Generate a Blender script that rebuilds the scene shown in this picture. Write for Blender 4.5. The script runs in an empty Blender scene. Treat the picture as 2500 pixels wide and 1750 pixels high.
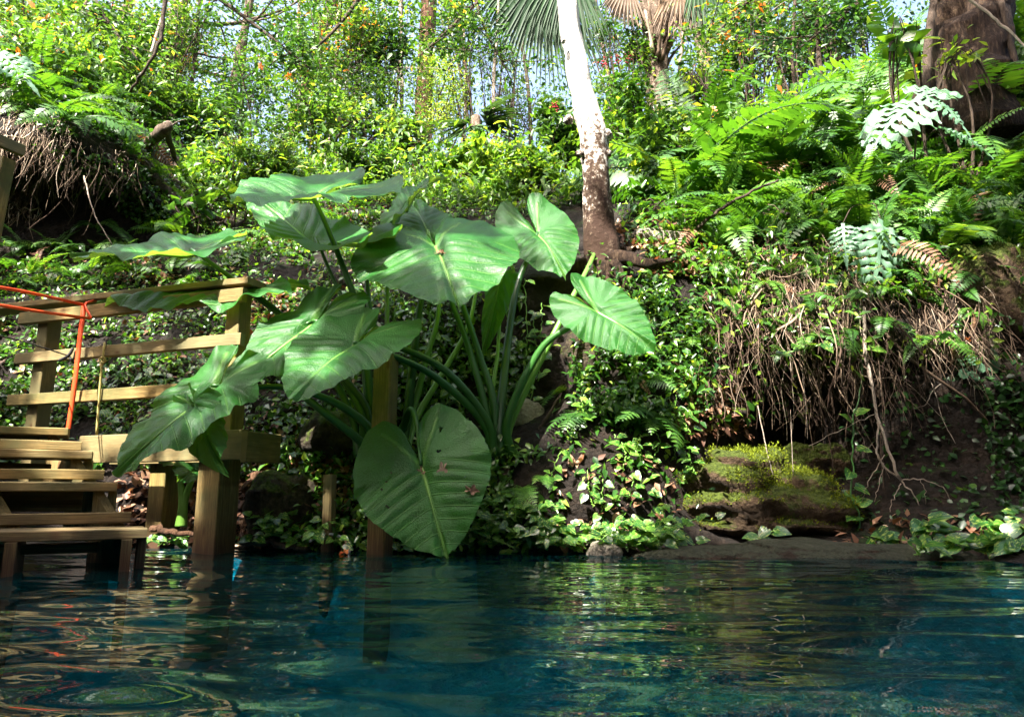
import bpy, math, random
import numpy as np
from mathutils import Vector, Matrix, Quaternion, noise
from mathutils.bvhtree import BVHTree
rng = np.random.default_rng(11); random.seed(11)
S = bpy.context.scene; COL = S.collection
R = math.radians
# ------------------------------------------------------------------ camera, sky, sun, exposure
F, CX, CY, PITCH, CAMH = 1730.0, 1250.0, 875.0, R(10.8), 0.29
cam_d = bpy.data.cameras.new('camera'); cam = bpy.data.objects.new('camera', cam_d); COL.objects.link(cam)
cam_d.sensor_width = 36.0; cam_d.lens = F/2500*36; cam_d.clip_start = .02; cam_d.clip_end = 2000
cam.location = (0, 0, CAMH); cam.rotation_euler = (math.pi/2+PITCH, 0, 0)
S.camera = cam
SUN = Vector((-.36, -.50, .80)).normalized()
W = bpy.data.worlds.new('World'); S.world = W; W.use_nodes = True
nt = W.node_tree; nt.nodes.clear()
sky = nt.nodes.new('ShaderNodeTexSky'); sky.sky_type = 'NISHITA'; sky.sun_disc = False
sky.sun_elevation = math.asin(SUN.z); sky.sun_rotation = math.atan2(SUN.x, SUN.y)
sky.air_density = .8; sky.dust_density = 8.0; sky.ozone_density = 1.0
bg = nt.nodes.new('ShaderNodeBackground'); bg.inputs[1].default_value = .14
wo = nt.nodes.new('ShaderNodeOutputWorld')
nt.links.new(sky.outputs[0], bg.inputs[0]); nt.links.new(bg.outputs[0], wo.inputs[0])
sl = bpy.data.lights.new('sun', 'SUN'); sl.energy = 5.0; sl.angle = R(.5); sl.color = (1, .95, .86)
so = bpy.data.objects.new('sun', sl); COL.objects.link(so)
so.rotation_euler = (-SUN).to_track_quat('-Z', 'Y').to_euler(); so.location = SUN*30
S.view_settings.view_transform = 'Standard'; S.view_settings.look = 'None'
S.view_settings.exposure = 2.64; S.view_settings.gamma = 1.0; S.view_settings.use_curve_mapping = False
S.cycles.use_denoising = True; S.cycles.max_bounces = 7; S.cycles.transparent_max_bounces = 12
S.cycles.diffuse_bounces = 4; S.cycles.glossy_bounces = 3; S.cycles.transmission_bounces = 3
S.cycles.caustics_reflective = False; S.cycles.caustics_refractive = False; S.cycles.sample_clamp_indirect = 4

cP, sP = math.cos(PITCH), math.sin(PITCH)
def ray(px, py):
    dx = (px-CX)/F; dz = -(py-CY)/F
    return Vector((dx, cP - sP*dz, sP + cP*dz))
def P(px, py, Y):                      # the point at forward distance Y that is seen there
    d = ray(px, py); t = Y/d.y
    return Vector((d.x*t, Y, CAMH + d.z*t))
def wid(w, Y): return w*Y/F             # metres of w photo pixels at distance Y

# ------------------------------------------------------------------ mesh helpers
class MB:
    def __init__(s): s.V = []; s.F = []; s.T = []; s.U = []; s.n = 0
    def add(s, V, Fs, tint=0.0, luv=None):
        V = np.asarray(V, np.float32).reshape(-1, 3); k = len(V)
        s.V.append(V); s.T.append(np.broadcast_to(np.asarray(tint, np.float32), (k,)).copy())
        s.U.append(V.copy() if luv is None else np.asarray(luv, np.float32).reshape(-1, 3))
        for f in Fs:
            f = np.asarray(f, np.int64)
            if f.size: s.F.append(f + s.n)
        s.n += k; return s
    def mesh(s, name, mat, smooth=True, off=(0, 0, 0)):
        V = np.concatenate(s.V) - np.asarray(off, np.float32)
        me = bpy.data.meshes.new(name)
        loops = np.concatenate([f.reshape(-1) for f in s.F]).astype(np.int32)
        tot = np.concatenate([np.full(len(f), f.shape[1]) for f in s.F]).astype(np.int32)
        st = np.concatenate([[0], np.cumsum(tot)[:-1]]).astype(np.int32)
        me.vertices.add(len(V)); me.vertices.foreach_set('co', V.reshape(-1))
        me.loops.add(len(loops)); me.loops.foreach_set('vertex_index', loops)
        me.polygons.add(len(tot)); me.polygons.foreach_set('loop_start', st)
        me.polygons.foreach_set('use_smooth', np.full(len(tot), smooth))
        a = me.attributes.new('tint', 'FLOAT', 'POINT'); a.data.foreach_set('value', np.concatenate(s.T))
        a = me.attributes.new('luv', 'FLOAT_VECTOR', 'POINT'); a.data.foreach_set('vector', np.concatenate(s.U).reshape(-1))
        me.update(calc_edges=True); me.validate()
        if mat: me.materials.append(mat)
        return me
    def build(s, name, mat, parent=None, smooth=True, kind=None):
        off = np.zeros(3); p = parent
        while p is not None: off = off + np.array(p.location); p = p.parent
        o = bpy.data.objects.new(name, s.mesh(name, mat, smooth, off)); COL.objects.link(o); o.parent = parent
        if kind: o['kind'] = kind
        return o
def tag(o, label, cat=None, group=None, kind=None):
    o['label'] = label
    if cat: o['category'] = cat
    if group: o['group'] = group
    if kind: o['kind'] = kind
    return o
def empty(name, loc, label, cat, group=None):
    o = bpy.data.objects.new(name, None); COL.objects.link(o); o.location = loc; o.empty_display_size = .1
    return tag(o, label, cat, group)
def inst(name, me, parent, loc, rot, sc):
    o = bpy.data.objects.new(name, me); COL.objects.link(o); o.parent = parent
    o.location = loc; o.rotation_mode = 'QUATERNION'; o.rotation_quaternion = rot
    o.scale = (sc, sc, sc) if not hasattr(sc, '__len__') else sc
    return o
def bez(pts, n=16):                     # Catmull-Rom through pts
    p = np.array([tuple(q) for q in pts], float)
    if len(p) == 2: return p[0] + (p[1]-p[0])*np.linspace(0, 1, n)[:, None]
    p = np.vstack([2*p[0]-p[1], p, 2*p[-1]-p[-2]]); m = len(p)-3; out = []
    for t in np.linspace(0, m-1e-6, n):
        i = int(t); u = t-i; a, b, c, d = p[i:i+4]
        out.append(.5*((2*b)+(c-a)*u+(2*a-5*b+4*c-d)*u*u+(3*b-a-3*c+d)*u**3))
    return np.array(out)
def nz(v, k=1): return noise.noise(Vector(v)*k)
def nvec(v): v = Vector(v); return Vector((noise.noise(v), noise.noise(v+Vector((31.7, 5.3, 11.9))), noise.noise(v+Vector((7.1, 43.3, 23.7)))))
def tube(mb, pts, rad, sides=6, tint=0., wob=0., cap=True, flat=1.0):
    p = np.asarray([tuple(q) for q in pts], float); n = len(p)
    r = np.interp(np.linspace(0, 1, n), np.linspace(0, 1, len(rad)), rad) if hasattr(rad, '__len__') else np.full(n, rad)
    t = np.gradient(p, axis=0); t /= np.linalg.norm(t, axis=1)[:, None]+1e-9
    tv = [Vector(x) for x in t]; u = tv[0].cross(Vector((.3, .9, .1)) if abs(tv[0].z) > .8 else Vector((0, 0, 1))).normalized(); us = []; ws = []
    for x in tv:
        u = (u-x*u.dot(x)).normalized(); us.append(tuple(u)); ws.append(tuple(x.cross(u)))
    us, ws = np.array(us), np.array(ws); an = np.arange(sides)*2*math.pi/sides; ca, sa = np.cos(an), np.sin(an)
    Ls = np.concatenate([[0], np.cumsum(np.sqrt(((p[1:]-p[:-1])**2).sum(1)))]); L = Ls[-1]; rr = np.repeat(r[:, None], sides, 1)
    if wob:
        for i in range(n):
            for k in range(sides): rr[i, k] *= 1+wob*noise.noise(Vector((p[i][0]*9+ca[k]*1.3, p[i][1]*9+sa[k]*1.3, p[i][2]*7)))
    V = list((p[:, None]+rr[..., None]*(ca[None, :, None]*us[:, None]+flat*sa[None, :, None]*ws[:, None])).reshape(-1, 3))
    U = list(np.stack([np.repeat(Ls[:, None], sides, 1), np.repeat(an[None], n, 0), np.repeat(r[:, None], sides, 1)], -1).reshape(-1, 3))
    b_ = (np.arange(n-1)*sides)[:, None]; k_ = np.arange(sides)[None]; k2_ = (k_+1) % sides
    q = np.stack([b_+k_, b_+k2_, b_+sides+k2_, b_+sides+k_], -1).reshape(-1, 4)
    tri = []
    if cap:
        V += [p[0], p[-1]]; U += [(0, 0, 0), (L, 0, 0)]; c0 = n*sides; c1 = c0+1
        for k in range(sides):
            k2 = (k+1) % sides; tri += [(c0, k2, k), (c1, (n-1)*sides+k, (n-1)*sides+k2)]
    mb.add(V, [np.array(q), np.array(tri)] if tri else [np.array(q)], tint, U)
def board(mb, p0, p1, w, th, wdir, ch=.004, tint=0., seg=6, warp=.002, seed=0):
    # chamfered plank swept from p0 to p1; w measured along wdir, th across it
    p0, p1, wdir = Vector(p0), Vector(p1), Vector(wdir)
    t = (p1-p0).normalized(); wv = (wdir - t*wdir.dot(t)).normalized(); tv = t.cross(wv)
    a, b = w/2, th/2
    prof = [(-a+ch, -b), (a-ch, -b), (a, -b+ch), (a, b-ch), (a-ch, b), (-a+ch, b), (-a, b-ch), (-a, -b+ch)]
    V = []; U = []; L = (p1-p0).length
    for i in range(seg+1):
        s = i/seg; c = p0.lerp(p1, s)
        dw = warp*nz((s*3+seed, seed*1.7, .3)); dt = warp*nz((s*2.2+seed*2, 5.1, seed))
        e = 1.0 if 0 < i < seg else .995
        for k, (x, y) in enumerate(prof):
            V.append(c + wv*(x*e+dw+.0012*nz((s*14, k*3.1, seed))) + tv*(y*e+dt)); U.append((s*L+seed*3.7, x+seed*.61, y))
    q = [(i*8+k, i*8+(k+1) % 8, (i+1)*8+(k+1) % 8, (i+1)*8+k) for i in range(seg) for k in range(8)]
    V += [p0, p1]; U += [(seed, 0, 0), (L+seed, 0, 0)]; c0 = (seg+1)*8
    tri = [(c0, (k+1) % 8, k) for k in range(8)]+[(c0+1, seg*8+k, seg*8+(k+1) % 8) for k in range(8)]
    mb.add(V, [np.array(q), np.array(tri)], tint, U)
# leaf templates: length along +y, width along x, normal +z
LEAF2 = (np.array([(0, 0, 0), (.5, .45, .08), (0, 1, -.08), (-.5, .45, .08)]), np.array([(0, 1, 2), (0, 2, 3)]))
LEAF4 = (np.array([(0, 0, 0), (0, .5, -.03), (0, 1, -.16), (-.5, .36, .06), (.5, .36, .06), (-.3, .72, -.03), (.3, .72, -.03)]),
         np.array([(0, 4, 1), (0, 1, 3), (1, 4, 6), (1, 6, 2), (1, 2, 5), (1, 5, 3)]))
def unit(a): return a/(np.linalg.norm(a, axis=-1, keepdims=True)+1e-9)
def cloud(mb, pos, d, n, size, wr, tint, T=LEAF2):
    pos = np.asarray(pos, float); N = len(pos)
    if not N: return
    d = unit(d); n = unit(n - d*np.sum(n*d, 1, keepdims=True)); x = np.cross(d, n)
    sz = np.broadcast_to(size, (N,))[:, None, None]; wv = np.broadcast_to(wr, (N,))[:, None, None]
    tv, tf = T; k = len(tv)
    V = pos[:, None, :] + sz*(tv[None, :, 0:1]*wv*x[:, None, :] + tv[None, :, 1:2]*d[:, None, :] + tv[None, :, 2:3]*n[:, None, :])
    Fc = tf[None]+(np.arange(N)*k)[:, None, None]
    U = np.broadcast_to(tv[None], (N, k, 3))
    mb.add(V.reshape(-1, 3), [Fc.reshape(-1, 3)], np.repeat(np.broadcast_to(tint, (N,)), k), U.reshape(-1, 3))
def rdirs(N, up=.0):
    d = rng.normal(size=(N, 3)); d[:, 2] += up; return unit(d)

# ------------------------------------------------------------------ materials
def newmat(name):
    m = bpy.data.materials.new(name); m.use_nodes = True; m.node_tree.nodes.clear(); return m
class G:                                # tiny node graph helper
    def __init__(s, m): s.t = m.node_tree
    def n(s, typ, **kw):
        nd = s.t.nodes.new('ShaderNode'+typ)
        for k, v in kw.items(): setattr(nd, k, v)
        return nd
    def l(s, a, b): s.t.links.new(a, b)
    def math(s, op, a, b=None, c=None):
        nd = s.n('Math', operation=op)
        for i, v in enumerate((a, b, c)):
            if v is None: continue
            if isinstance(v, (int, float)): nd.inputs[i].default_value = v
            else: s.l(v, nd.inputs[i])
        return nd.outputs[0]
    def noise(s, scale, vec=None, detail=4, rough=.6, dist=0):
        nd = s.n('TexNoise'); nd.inputs['Scale'].default_value = scale; nd.inputs['Detail'].default_value = detail
        nd.inputs['Roughness'].default_value = rough; nd.inputs['Distortion'].default_value = dist
        if vec is not None: s.l(vec, nd.inputs['Vector'])
        return nd.outputs[0]
    def ramp(s, fac, stops, interp='LINEAR'):
        nd = s.n('ValToRGB'); cr = nd.color_ramp; cr.interpolation = interp
        while len(cr.elements) < len(stops): cr.elements.new(.5)
        for e, (p, c) in zip(cr.elements, stops): e.position = p; e.color = (*c, 1) if len(c) == 3 else c
        if fac is not None: s.l(fac, nd.inputs[0])
        return nd.outputs[0]
    def mix(s, fac, a, b, mode='MIX'):
        nd = s.n('Mix', data_type='RGBA', blend_type=mode)
        for i, v in ((0, fac), (6, a), (7, b)):
            if isinstance(v, (int, float)): nd.inputs[i].default_value = v
            elif isinstance(v, tuple): nd.inputs[i].default_value = (*v, 1)
            else: s.l(v, nd.inputs[i])
        return nd.outputs[2]
    def attr(s, name):
        return s.n('Attribute', attribute_name=name)
    def mapping(s, vec, sc):
        nd = s.n('Mapping'); nd.inputs['Scale'].default_value = sc; s.l(vec, nd.inputs[0]); return nd.outputs[0]
    def bump(s, h, st, dist=.01):
        nd = s.n('Bump'); nd.inputs['Strength'].default_value = st; nd.inputs['Distance'].default_value = dist; s.l(h, nd.inputs['Height']); return nd.outputs[0]
    def out(s, sh):
        o = s.n('OutputMaterial'); s.l(sh, o.inputs[0])
    def pbsdf(s, col, rough=.6, spec=.5, nrm=None):
        b = s.n('BsdfPrincipled')
        for k, v in (('Base Color', col), ('Roughness', rough), ('Specular IOR Level', spec)):
            if isinstance(v, (int, float)): b.inputs[k].default_value = v
            elif isinstance(v, tuple): b.inputs[k].default_value = (*v, 1)
            else: s.l(v, b.inputs[k])
        if nrm is not None: s.l(nrm, b.inputs['Normal'])
        return b.outputs[0]
    def leafy(s, col, rough, spec, trans, tcol, nrm=None):
        tr = s.n('BsdfTranslucent'); s.l(tcol, tr.inputs[0])
        if nrm is not None: s.l(nrm, tr.inputs['Normal'])
        mx = s.n('MixShader'); mx.inputs[0].default_value = trans
        s.l(s.pbsdf(col, rough, spec, nrm), mx.inputs[1]); s.l(tr.outputs[0], mx.inputs[2]); return mx.outputs[0]
def leaf_mat(name, stops, rough=.45, spec=.45, trans=.4, glow=(2.2, 1.9, .7), var=.25):
    m = newmat(name); g = G(m); a = g.attr('tint'); oi = g.n('ObjectInfo')
    f = g.math('ADD', a.outputs['Fac'], g.math('MULTIPLY', g.math('SUBTRACT', oi.outputs['Random'], .5), var))
    c = g.ramp(f, stops); tc = g.mix(1.0, c, glow, 'MULTIPLY')
    g.out(g.leafy(c, rough, spec, trans, tc)); return m
M = {}
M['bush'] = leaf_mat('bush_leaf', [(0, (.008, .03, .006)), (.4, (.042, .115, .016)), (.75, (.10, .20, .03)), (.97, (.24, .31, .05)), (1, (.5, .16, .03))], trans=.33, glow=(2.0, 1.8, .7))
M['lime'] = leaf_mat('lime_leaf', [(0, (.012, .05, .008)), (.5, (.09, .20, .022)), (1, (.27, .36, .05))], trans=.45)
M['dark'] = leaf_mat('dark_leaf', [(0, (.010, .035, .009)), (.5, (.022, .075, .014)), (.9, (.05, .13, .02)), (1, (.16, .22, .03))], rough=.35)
M['oak'] = leaf_mat('shade_leaf', [(0, (.010, .03, .008)), (.5, (.022, .06, .014)), (1, (.05, .11, .02))], rough=.5, trans=.10)  # dark and nearly opaque so the unseen crowns and leaf ring block light
M['ivy'] = leaf_mat('ivy_leaf', [(0, (.012, .05, .008)), (.4, (.035, .11, .012)), (.75, (.09, .20, .018)), (1, (.26, .36, .05))], rough=.28, spec=.6, trans=.38)
M['fern'] = leaf_mat('fern_leaf', [(0, (.012, .05, .007)), (.45, (.038, .12, .012)), (.8, (.085, .19, .02)), (1, (.17, .26, .035))], rough=.45, trans=.36, var=.5)
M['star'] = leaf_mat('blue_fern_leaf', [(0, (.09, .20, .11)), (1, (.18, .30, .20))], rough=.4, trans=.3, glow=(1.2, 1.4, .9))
M['palm'] = leaf_mat('palm_leaf', [(0, (.01, .03, .012)), (1, (.04, .09, .03))], rough=.6, spec=.2, trans=.25)
M['deadpalm'] = leaf_mat('dead_palm_leaf', [(0, (.06, .036, .018)), (1, (.20, .13, .07))], rough=.7, trans=.2, glow=(1.2, 1, .7))
M['litter'] = leaf_mat('dead_leaf', [(0, (.05, .022, .012)), (.35, (.14, .06, .03)), (.7, (.32, .19, .11)), (.92, (.5, .36, .25)), (1, (.5, .08, .03))], rough=.6, spec=.35, trans=.15, glow=(1.2, .9, .5))
M['orange'] = leaf_mat('orange_leaf', [(0, (.45, .11, .02)), (1, (.6, .2, .05))], trans=.35, glow=(1.4, .9, .4))
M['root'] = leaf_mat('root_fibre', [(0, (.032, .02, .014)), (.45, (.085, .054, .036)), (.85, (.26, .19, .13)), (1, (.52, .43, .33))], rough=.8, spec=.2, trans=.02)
M['berry'] = leaf_mat('berry_red', [(0, (.25, .01, .02)), (1, (.4, .02, .03))], rough=.3, trans=.02)
def soil_mat(name, dark, mid, light, moss=None, mossamt=.5, sc=5):
    m = newmat(name); g = G(m); tc = g.n('TexCoord'); v = tc.outputs['Object']
    a = g.noise(sc, v, 8, .7); b = g.noise(sc*9, v, 4, .7)
    f = g.math('ADD', g.math('MULTIPLY', a, .75), g.math('MULTIPLY', b, .35))
    c = g.ramp(f, [(.32, dark), (.55, mid), (.78, light)])
    if moss:
        ge = g.n('NewGeometry'); sx = g.n('SeparateXYZ'); g.l(ge.outputs['Normal'], sx.inputs[0])
        k = g.math('ADD', g.math('MULTIPLY', sx.outputs[2], .55), g.math('MULTIPLY', g.math('SUBTRACT', g.noise(sc*1.3, v, 6, .7), .5), 2.0))
        k = g.math('ADD', k, mossamt-.5)
        mk = g.ramp(k, [(.08, (0, 0, 0)), (.3, (1, 1, 1))])
        mc = g.ramp(g.noise(sc*14, v, 5, .7), [(.3, moss[0]), (.7, moss[1])])
        c = g.mix(mk, c, mc)
    h = g.math('ADD', g.math('MULTIPLY', a, 1.0), g.math('MULTIPLY', b, .35))
    vo = g.n('TexVoronoi'); vo.inputs['Scale'].default_value = sc*5; g.l(v, vo.inputs['Vector'])
    h = g.math('ADD', h, g.math('ADD', g.math('MULTIPLY', g.noise(sc*34, v, 3, .7), .18), g.math('MULTIPLY', vo.outputs['Distance'], -.35)))
    g.out(g.pbsdf(c, .85, .25, g.bump(h, 1.0, .10))); return m
M['soil'] = soil_mat('soil', (.005, .0035, .0025), (.014, .009, .006), (.052, .032, .02), ((.010, .02, .005), (.03, .05, .010)), .05)
M['rock'] = soil_mat('wet_rock', (.012, .009, .006), (.045, .034, .02), (.14, .10, .06), ((.03, .06, .006), (.13, .18, .014)), .34)
M['mossrock'] = soil_mat('mossy_rock', (.02, .013, .008), (.085, .052, .028), (.22, .15, .09), ((.025, .045, .005), (.115, .15, .014)), .56, 7)
M['paleroc'] = soil_mat('pale_limestone', (.16, .13, .10), (.38, .33, .26), (.6, .55, .46), None, 0, 9)
M['lowrock'] = soil_mat('wet_ledge_rock', (.014, .008, .005), (.04, .022, .013), (.10, .065, .04), ((.03, .035, .02), (.07, .07, .045)), .40, 4)
M['bed'] = soil_mat('pool_bed_rock', (.14, .32, .34), (.32, .54, .54), (.52, .70, .66), None, 0, .8)
def bark_mat(name, stops, sc=(3, 3, 1.0), bstr=.8, k=8):
    m = newmat(name); g = G(m); tc = g.n('TexCoord'); v = g.mapping(tc.outputs['Object'], sc)
    a = g.noise(k, v, 8, .72); c = g.ramp(a, stops)
    g.out(g.pbsdf(c, .85, .2, g.bump(g.math('ADD', a, g.math('MULTIPLY', g.noise(k*4, v, 4, .7), .3)), bstr, .05))); return m
M['bark'] = bark_mat('grey_brown_bark', [(.3, (.03, .02, .014)), (.5, (.12, .085, .06)), (.72, (.30, .24, .18))])
M['redbark'] = bark_mat('red_brown_bark', [(.3, (.022, .012, .007)), (.52, (.085, .042, .022)), (.75, (.2, .11, .06))])
M['darkbark'] = bark_mat('dark_bark', [(.32, (.006, .004, .003)), (.5, (.034, .018, .010)), (.70, (.13, .085, .05))], (3.5, 3.5, .8), 1.0, 11)
M['twig'] = bark_mat('pale_twig', [(.3, (.16, .12, .09)), (.7, (.5, .42, .34))])
M['darktwig'] = bark_mat('dark_twig', [(.3, (.02, .014, .01)), (.7, (.10, .07, .05))])
# leaning white tree: pale lichen-covered bark, dark scaly bark and red earth towards the root
m = newmat('lichen_bark'); g = G(m); tc = g.n('TexCoord'); v = tc.outputs['Object']
a = g.noise(26, v, 7, .72); b = g.noise(5, v, 3, .6); sx = g.n('SeparateXYZ'); g.l(v, sx.inputs[0])
hgt = g.math('DIVIDE', sx.outputs[2], 2.4)
f = g.math('ADD', g.math('MULTIPLY', g.math('SUBTRACT', a, .5), 2.6), g.math('ADD', g.math('MULTIPLY', hgt, 1.75), g.math('MULTIPLY', g.math('SUBTRACT', b, .5), 1.1)))
c = g.ramp(f, [(.2, (.035, .018, .011)), (.5, (.11, .075, .05)), (.62, (.48, .43, .38)), (.85, (.70, .66, .60))])
g.out(g.pbsdf(c, .85, .2, g.bump(g.math('ADD', a, g.math('MULTIPLY', b, .7)), .9, .02))); M['lichen'] = m
# treated pine
m = newmat('weathered_pine'); g = G(m); lu = g.attr('luv').outputs['Vector']; oi = g.n('ObjectInfo'); tc = g.n('TexCoord')
gr = g.noise(9, g.mapping(lu, (.55, 16, 16)), 6, .6, 1.2); gr2 = g.noise(40, g.mapping(lu, (.25, 6, 6)), 4, .6); bl = g.noise(4, tc.outputs['Object'], 5, .6)
f = g.math('ADD', g.math('MULTIPLY', gr, .75), g.math('MULTIPLY', gr2, .25))
c = g.ramp(f, [(.3, (.07, .038, .012)), (.48, (.23, .145, .042)), (.62, (.34, .235, .085)), (.75, (.42, .31, .14))])
c = g.mix(g.ramp(bl, [(.38, (0, 0, 0)), (.60, (.85, .85, .85))]), c, (.085, .088, .026))
st_ = g.noise(13, g.mapping(lu, (.12, 9, 9)), 5, .7, .5); c = g.mix(g.ramp(st_, [(.56, (0, 0, 0)), (.70, (.8, .8, .8))]), c, (.07, .045, .022))
c = g.mix(g.math('MULTIPLY', oi.outputs['Random'], .35), c, (.20, .17, .11))
kn = g.n('TexVoronoi'); kn.inputs['Scale'].default_value = 1.0; g.l(g.mapping(lu, (5, 14, 0)), kn.inputs['Vector']); c = g.mix(g.ramp(kn.outputs['Distance'], [(.07, (.85, .85, .85)), (.16, (0, 0, 0))]), c, (.09, .04, .015))
sx = g.n('SeparateXYZ'); ge = g.n('NewGeometry'); g.l(ge.outputs['Position'], sx.inputs[0])
wet = g.ramp(g.math('ADD', sx.outputs[2], g.math('MULTIPLY', g.math('SUBTRACT', gr, .5), .35)), [(.0, (1, 1, 1)), (.30, (.0, .0, .0))])
c = g.mix(wet, c, (.055, .025, .012))
g.out(g.pbsdf(c, .72, .25, g.bump(f, .5, .006))); M['wood'] = m
# elephant ear blade: veins from the leaf's own coordinates
def ear_mat(name, base, base2, glow, trans):
    m = newmat(name); g = G(m); lu = g.attr('luv').outputs['Vector']; sx = g.n('SeparateXYZ'); g.l(lu, sx.inputs[0])
    x, y = sx.outputs[0], sx.outputs[1]; ax = g.math('ABSOLUTE', x)
    q = g.math('MULTIPLY', g.math('SUBTRACT', y, g.math('MULTIPLY', g.math('POWER', ax, 1.25), .30)), 7.5)
    fr = g.math('ABSOLUTE', g.math('SUBTRACT', g.math('FRACT', q), .5))
    lat = g.ramp(fr, [(0, (1, 1, 1)), (.03, (.75, .75, .75)), (.055, (0, 0, 0))])
    fwd = g.ramp(y, [(.0, (0, 0, 0)), (.0001, (1, 1, 1))]); lat = g.mix(1., lat, fwd, 'MULTIPLY')
    mid = g.math('MULTIPLY', g.ramp(ax, [(.0, (1, 1, 1)), (.014, (.8, .8, .8)), (.026, (0, 0, 0))]), fwd)
    lob = g.ramp(sx.outputs[2], [(.0, (1, 1, 1)), (.014, (.7, .7, .7)), (.03, (0, 0, 0))])
    vein = g.math('MAXIMUM', g.math('MAXIMUM', g.math('MULTIPLY', lat, .7), mid), g.math('MULTIPLY', lob, .8))
    vo = g.n('TexVoronoi', feature='DISTANCE_TO_EDGE'); vo.inputs['Scale'].default_value = 26; g.l(g.mapping(lu, (1, 1.5, 0)), vo.inputs['Vector'])
    net = g.ramp(vo.outputs['Distance'], [(.0, (1, 1, 1)), (.10, (0, 0, 0))])
    n1 = g.noise(3.5, lu, 4, .6); n2 = g.noise(34, lu, 3, .7)
    c = g.ramp(g.math('ADD', n1, g.math('MULTIPLY', n2, .12)), [(.35, base), (.72, base2)])
    c = g.mix(g.math('MULTIPLY', vein, .7), c, (.16, .33, .06))
    c = g.mix(g.math('MULTIPLY', net, .16), c, (.08, .22, .05))
    bp_ = g.ramp(g.noise(5.5, lu, 6, .75, .6), [(.70, (0, 0, 0)), (.74, (1, 1, 1))]); c = g.mix(g.math('MULTIPLY', bp_, .55), c, (.16, .13, .03))
    sp = g.ramp(g.noise(60, lu, 1, .5), [(.765, (0, 0, 0)), (.775, (1, 1, 1))]); c = g.mix(g.math('MULTIPLY', sp, .8), c, (.35, .33, .2))
    fine = g.noise(22, g.mapping(lu, (1.0, 1.8, 0)), 5, .65)
    h = g.math('SUBTRACT', g.math('MULTIPLY', fine, .5), g.math('ADD', g.math('MULTIPLY', vein, .7), g.math('MULTIPLY', net, .12)))
    nb = g.bump(h, .7, .009)
    tcx = g.mix(g.math('MULTIPLY', vein, .6), glow, (.05, .14, .01))
    g.out(g.leafy(c, g.math('ADD', .22, g.math('MULTIPLY', n1, .25)), .32, trans, tcx, nb)); return m
M['ear'] = ear_mat('elephant_ear_leaf', (.008, .066, .009), (.022, .128, .017), (.30, .52, .04), .30)
M['stalk'] = leaf_mat('leaf_stalk', [(0, (.012, .055, .010)), (.5, (.035, .13, .02)), (1, (.17, .33, .05))], rough=.35, spec=.5, trans=.08)
# variegated pothos
m = newmat('variegated_leaf'); g = G(m); lu = g.attr('luv').outputs['Vector']; oi = g.n('ObjectInfo'); sx = g.n('SeparateXYZ'); g.l(lu, sx.inputs[0])
cv = g.n('CombineXYZ'); g.l(g.math('MULTIPLY', oi.outputs['Random'], 40), cv.inputs[2])
av = g.n('VectorMath', operation='ADD'); g.l(g.mapping(lu, (9, 2.6, 1)), av.inputs[0]); g.l(cv.outputs[0], av.inputs[1])
k = g.ramp(g.noise(1.1, av.outputs[0], 3, .6, .8), [(.54, (0, 0, 0)), (.62, (1, 1, 1))])
base = g.ramp(oi.outputs['Random'], [(0, (.012, .065, .009)), (.6, (.03, .125, .015)), (1, (.09, .22, .025))])
mid = g.ramp(g.math('ABSOLUTE', sx.outputs[0]), [(.012, (1, 1, 1)), (.03, (0, 0, 0))])
c = g.mix(g.math('MULTIPLY', k, .85), base, (.34, .42, .09)); c = g.mix(g.math('MULTIPLY', mid, .5), c, (.2, .36, .06))
tc2 = g.mix(1., c, (1.9, 1.8, .7), 'MULTIPLY'); g.out(g.leafy(c, .3, .6, .33, tc2)); M['pothos'] = m
def plain(name, col, rough, spec=.4):
    m = newmat(name); g = G(m); tc = g.n('TexCoord'); a = g.noise(30, tc.outputs['Object'], 4, .6)
    c = g.mix(a, tuple(x*.7 for x in col), tuple(min(1, x*1.25) for x in col)); g.out(g.pbsdf(c, rough, spec)); return m
M['strap'] = plain('orange_webbing', (.85, .085, .02), .5); M['rope'] = plain('yellow_rope', (.38, .31, .10), .7); M['cord'] = plain('black_cord', (.012, .012, .014), .6)
M['pipe'] = plain('grey_pipe', (.2, .21, .24), .5)
# water: fresnel mirror over blue-tinted clear depth
m = newmat('spring_water'); g = G(m); tc = g.n('TexCoord')
b = g.bump(g.noise(7, g.mapping(tc.outputs['Object'], (1, 2.2, 1)), 2, .4), .10, .02)
fr = g.n('Fresnel'); fr.inputs[0].default_value = 1.333; g.l(b, fr.inputs[1])
gl = g.n('BsdfGlossy'); gl.inputs['Roughness'].default_value = .0; gl.inputs['Color'].default_value = (1, 1, 1, 1); g.l(b, gl.inputs['Normal'])
tr = g.n('BsdfTransparent'); tr.inputs[0].default_value = (.010, .41, .52, 1)
df = g.n('BsdfDiffuse'); df.inputs[0].default_value = (.002, .070, .085, 1); m0 = g.n('MixShader'); m0.inputs[0].default_value = .12; g.l(tr.outputs[0], m0.inputs[1]); g.l(df.outputs[0], m0.inputs[2])
mx = g.n('MixShader'); g.l(fr.outputs[0], mx.inputs[0]); g.l(m0.outputs[0], mx.inputs[1]); g.l(gl.outputs[0], mx.inputs[2]); g.out(mx.outputs[0]); M['water'] = m
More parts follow.
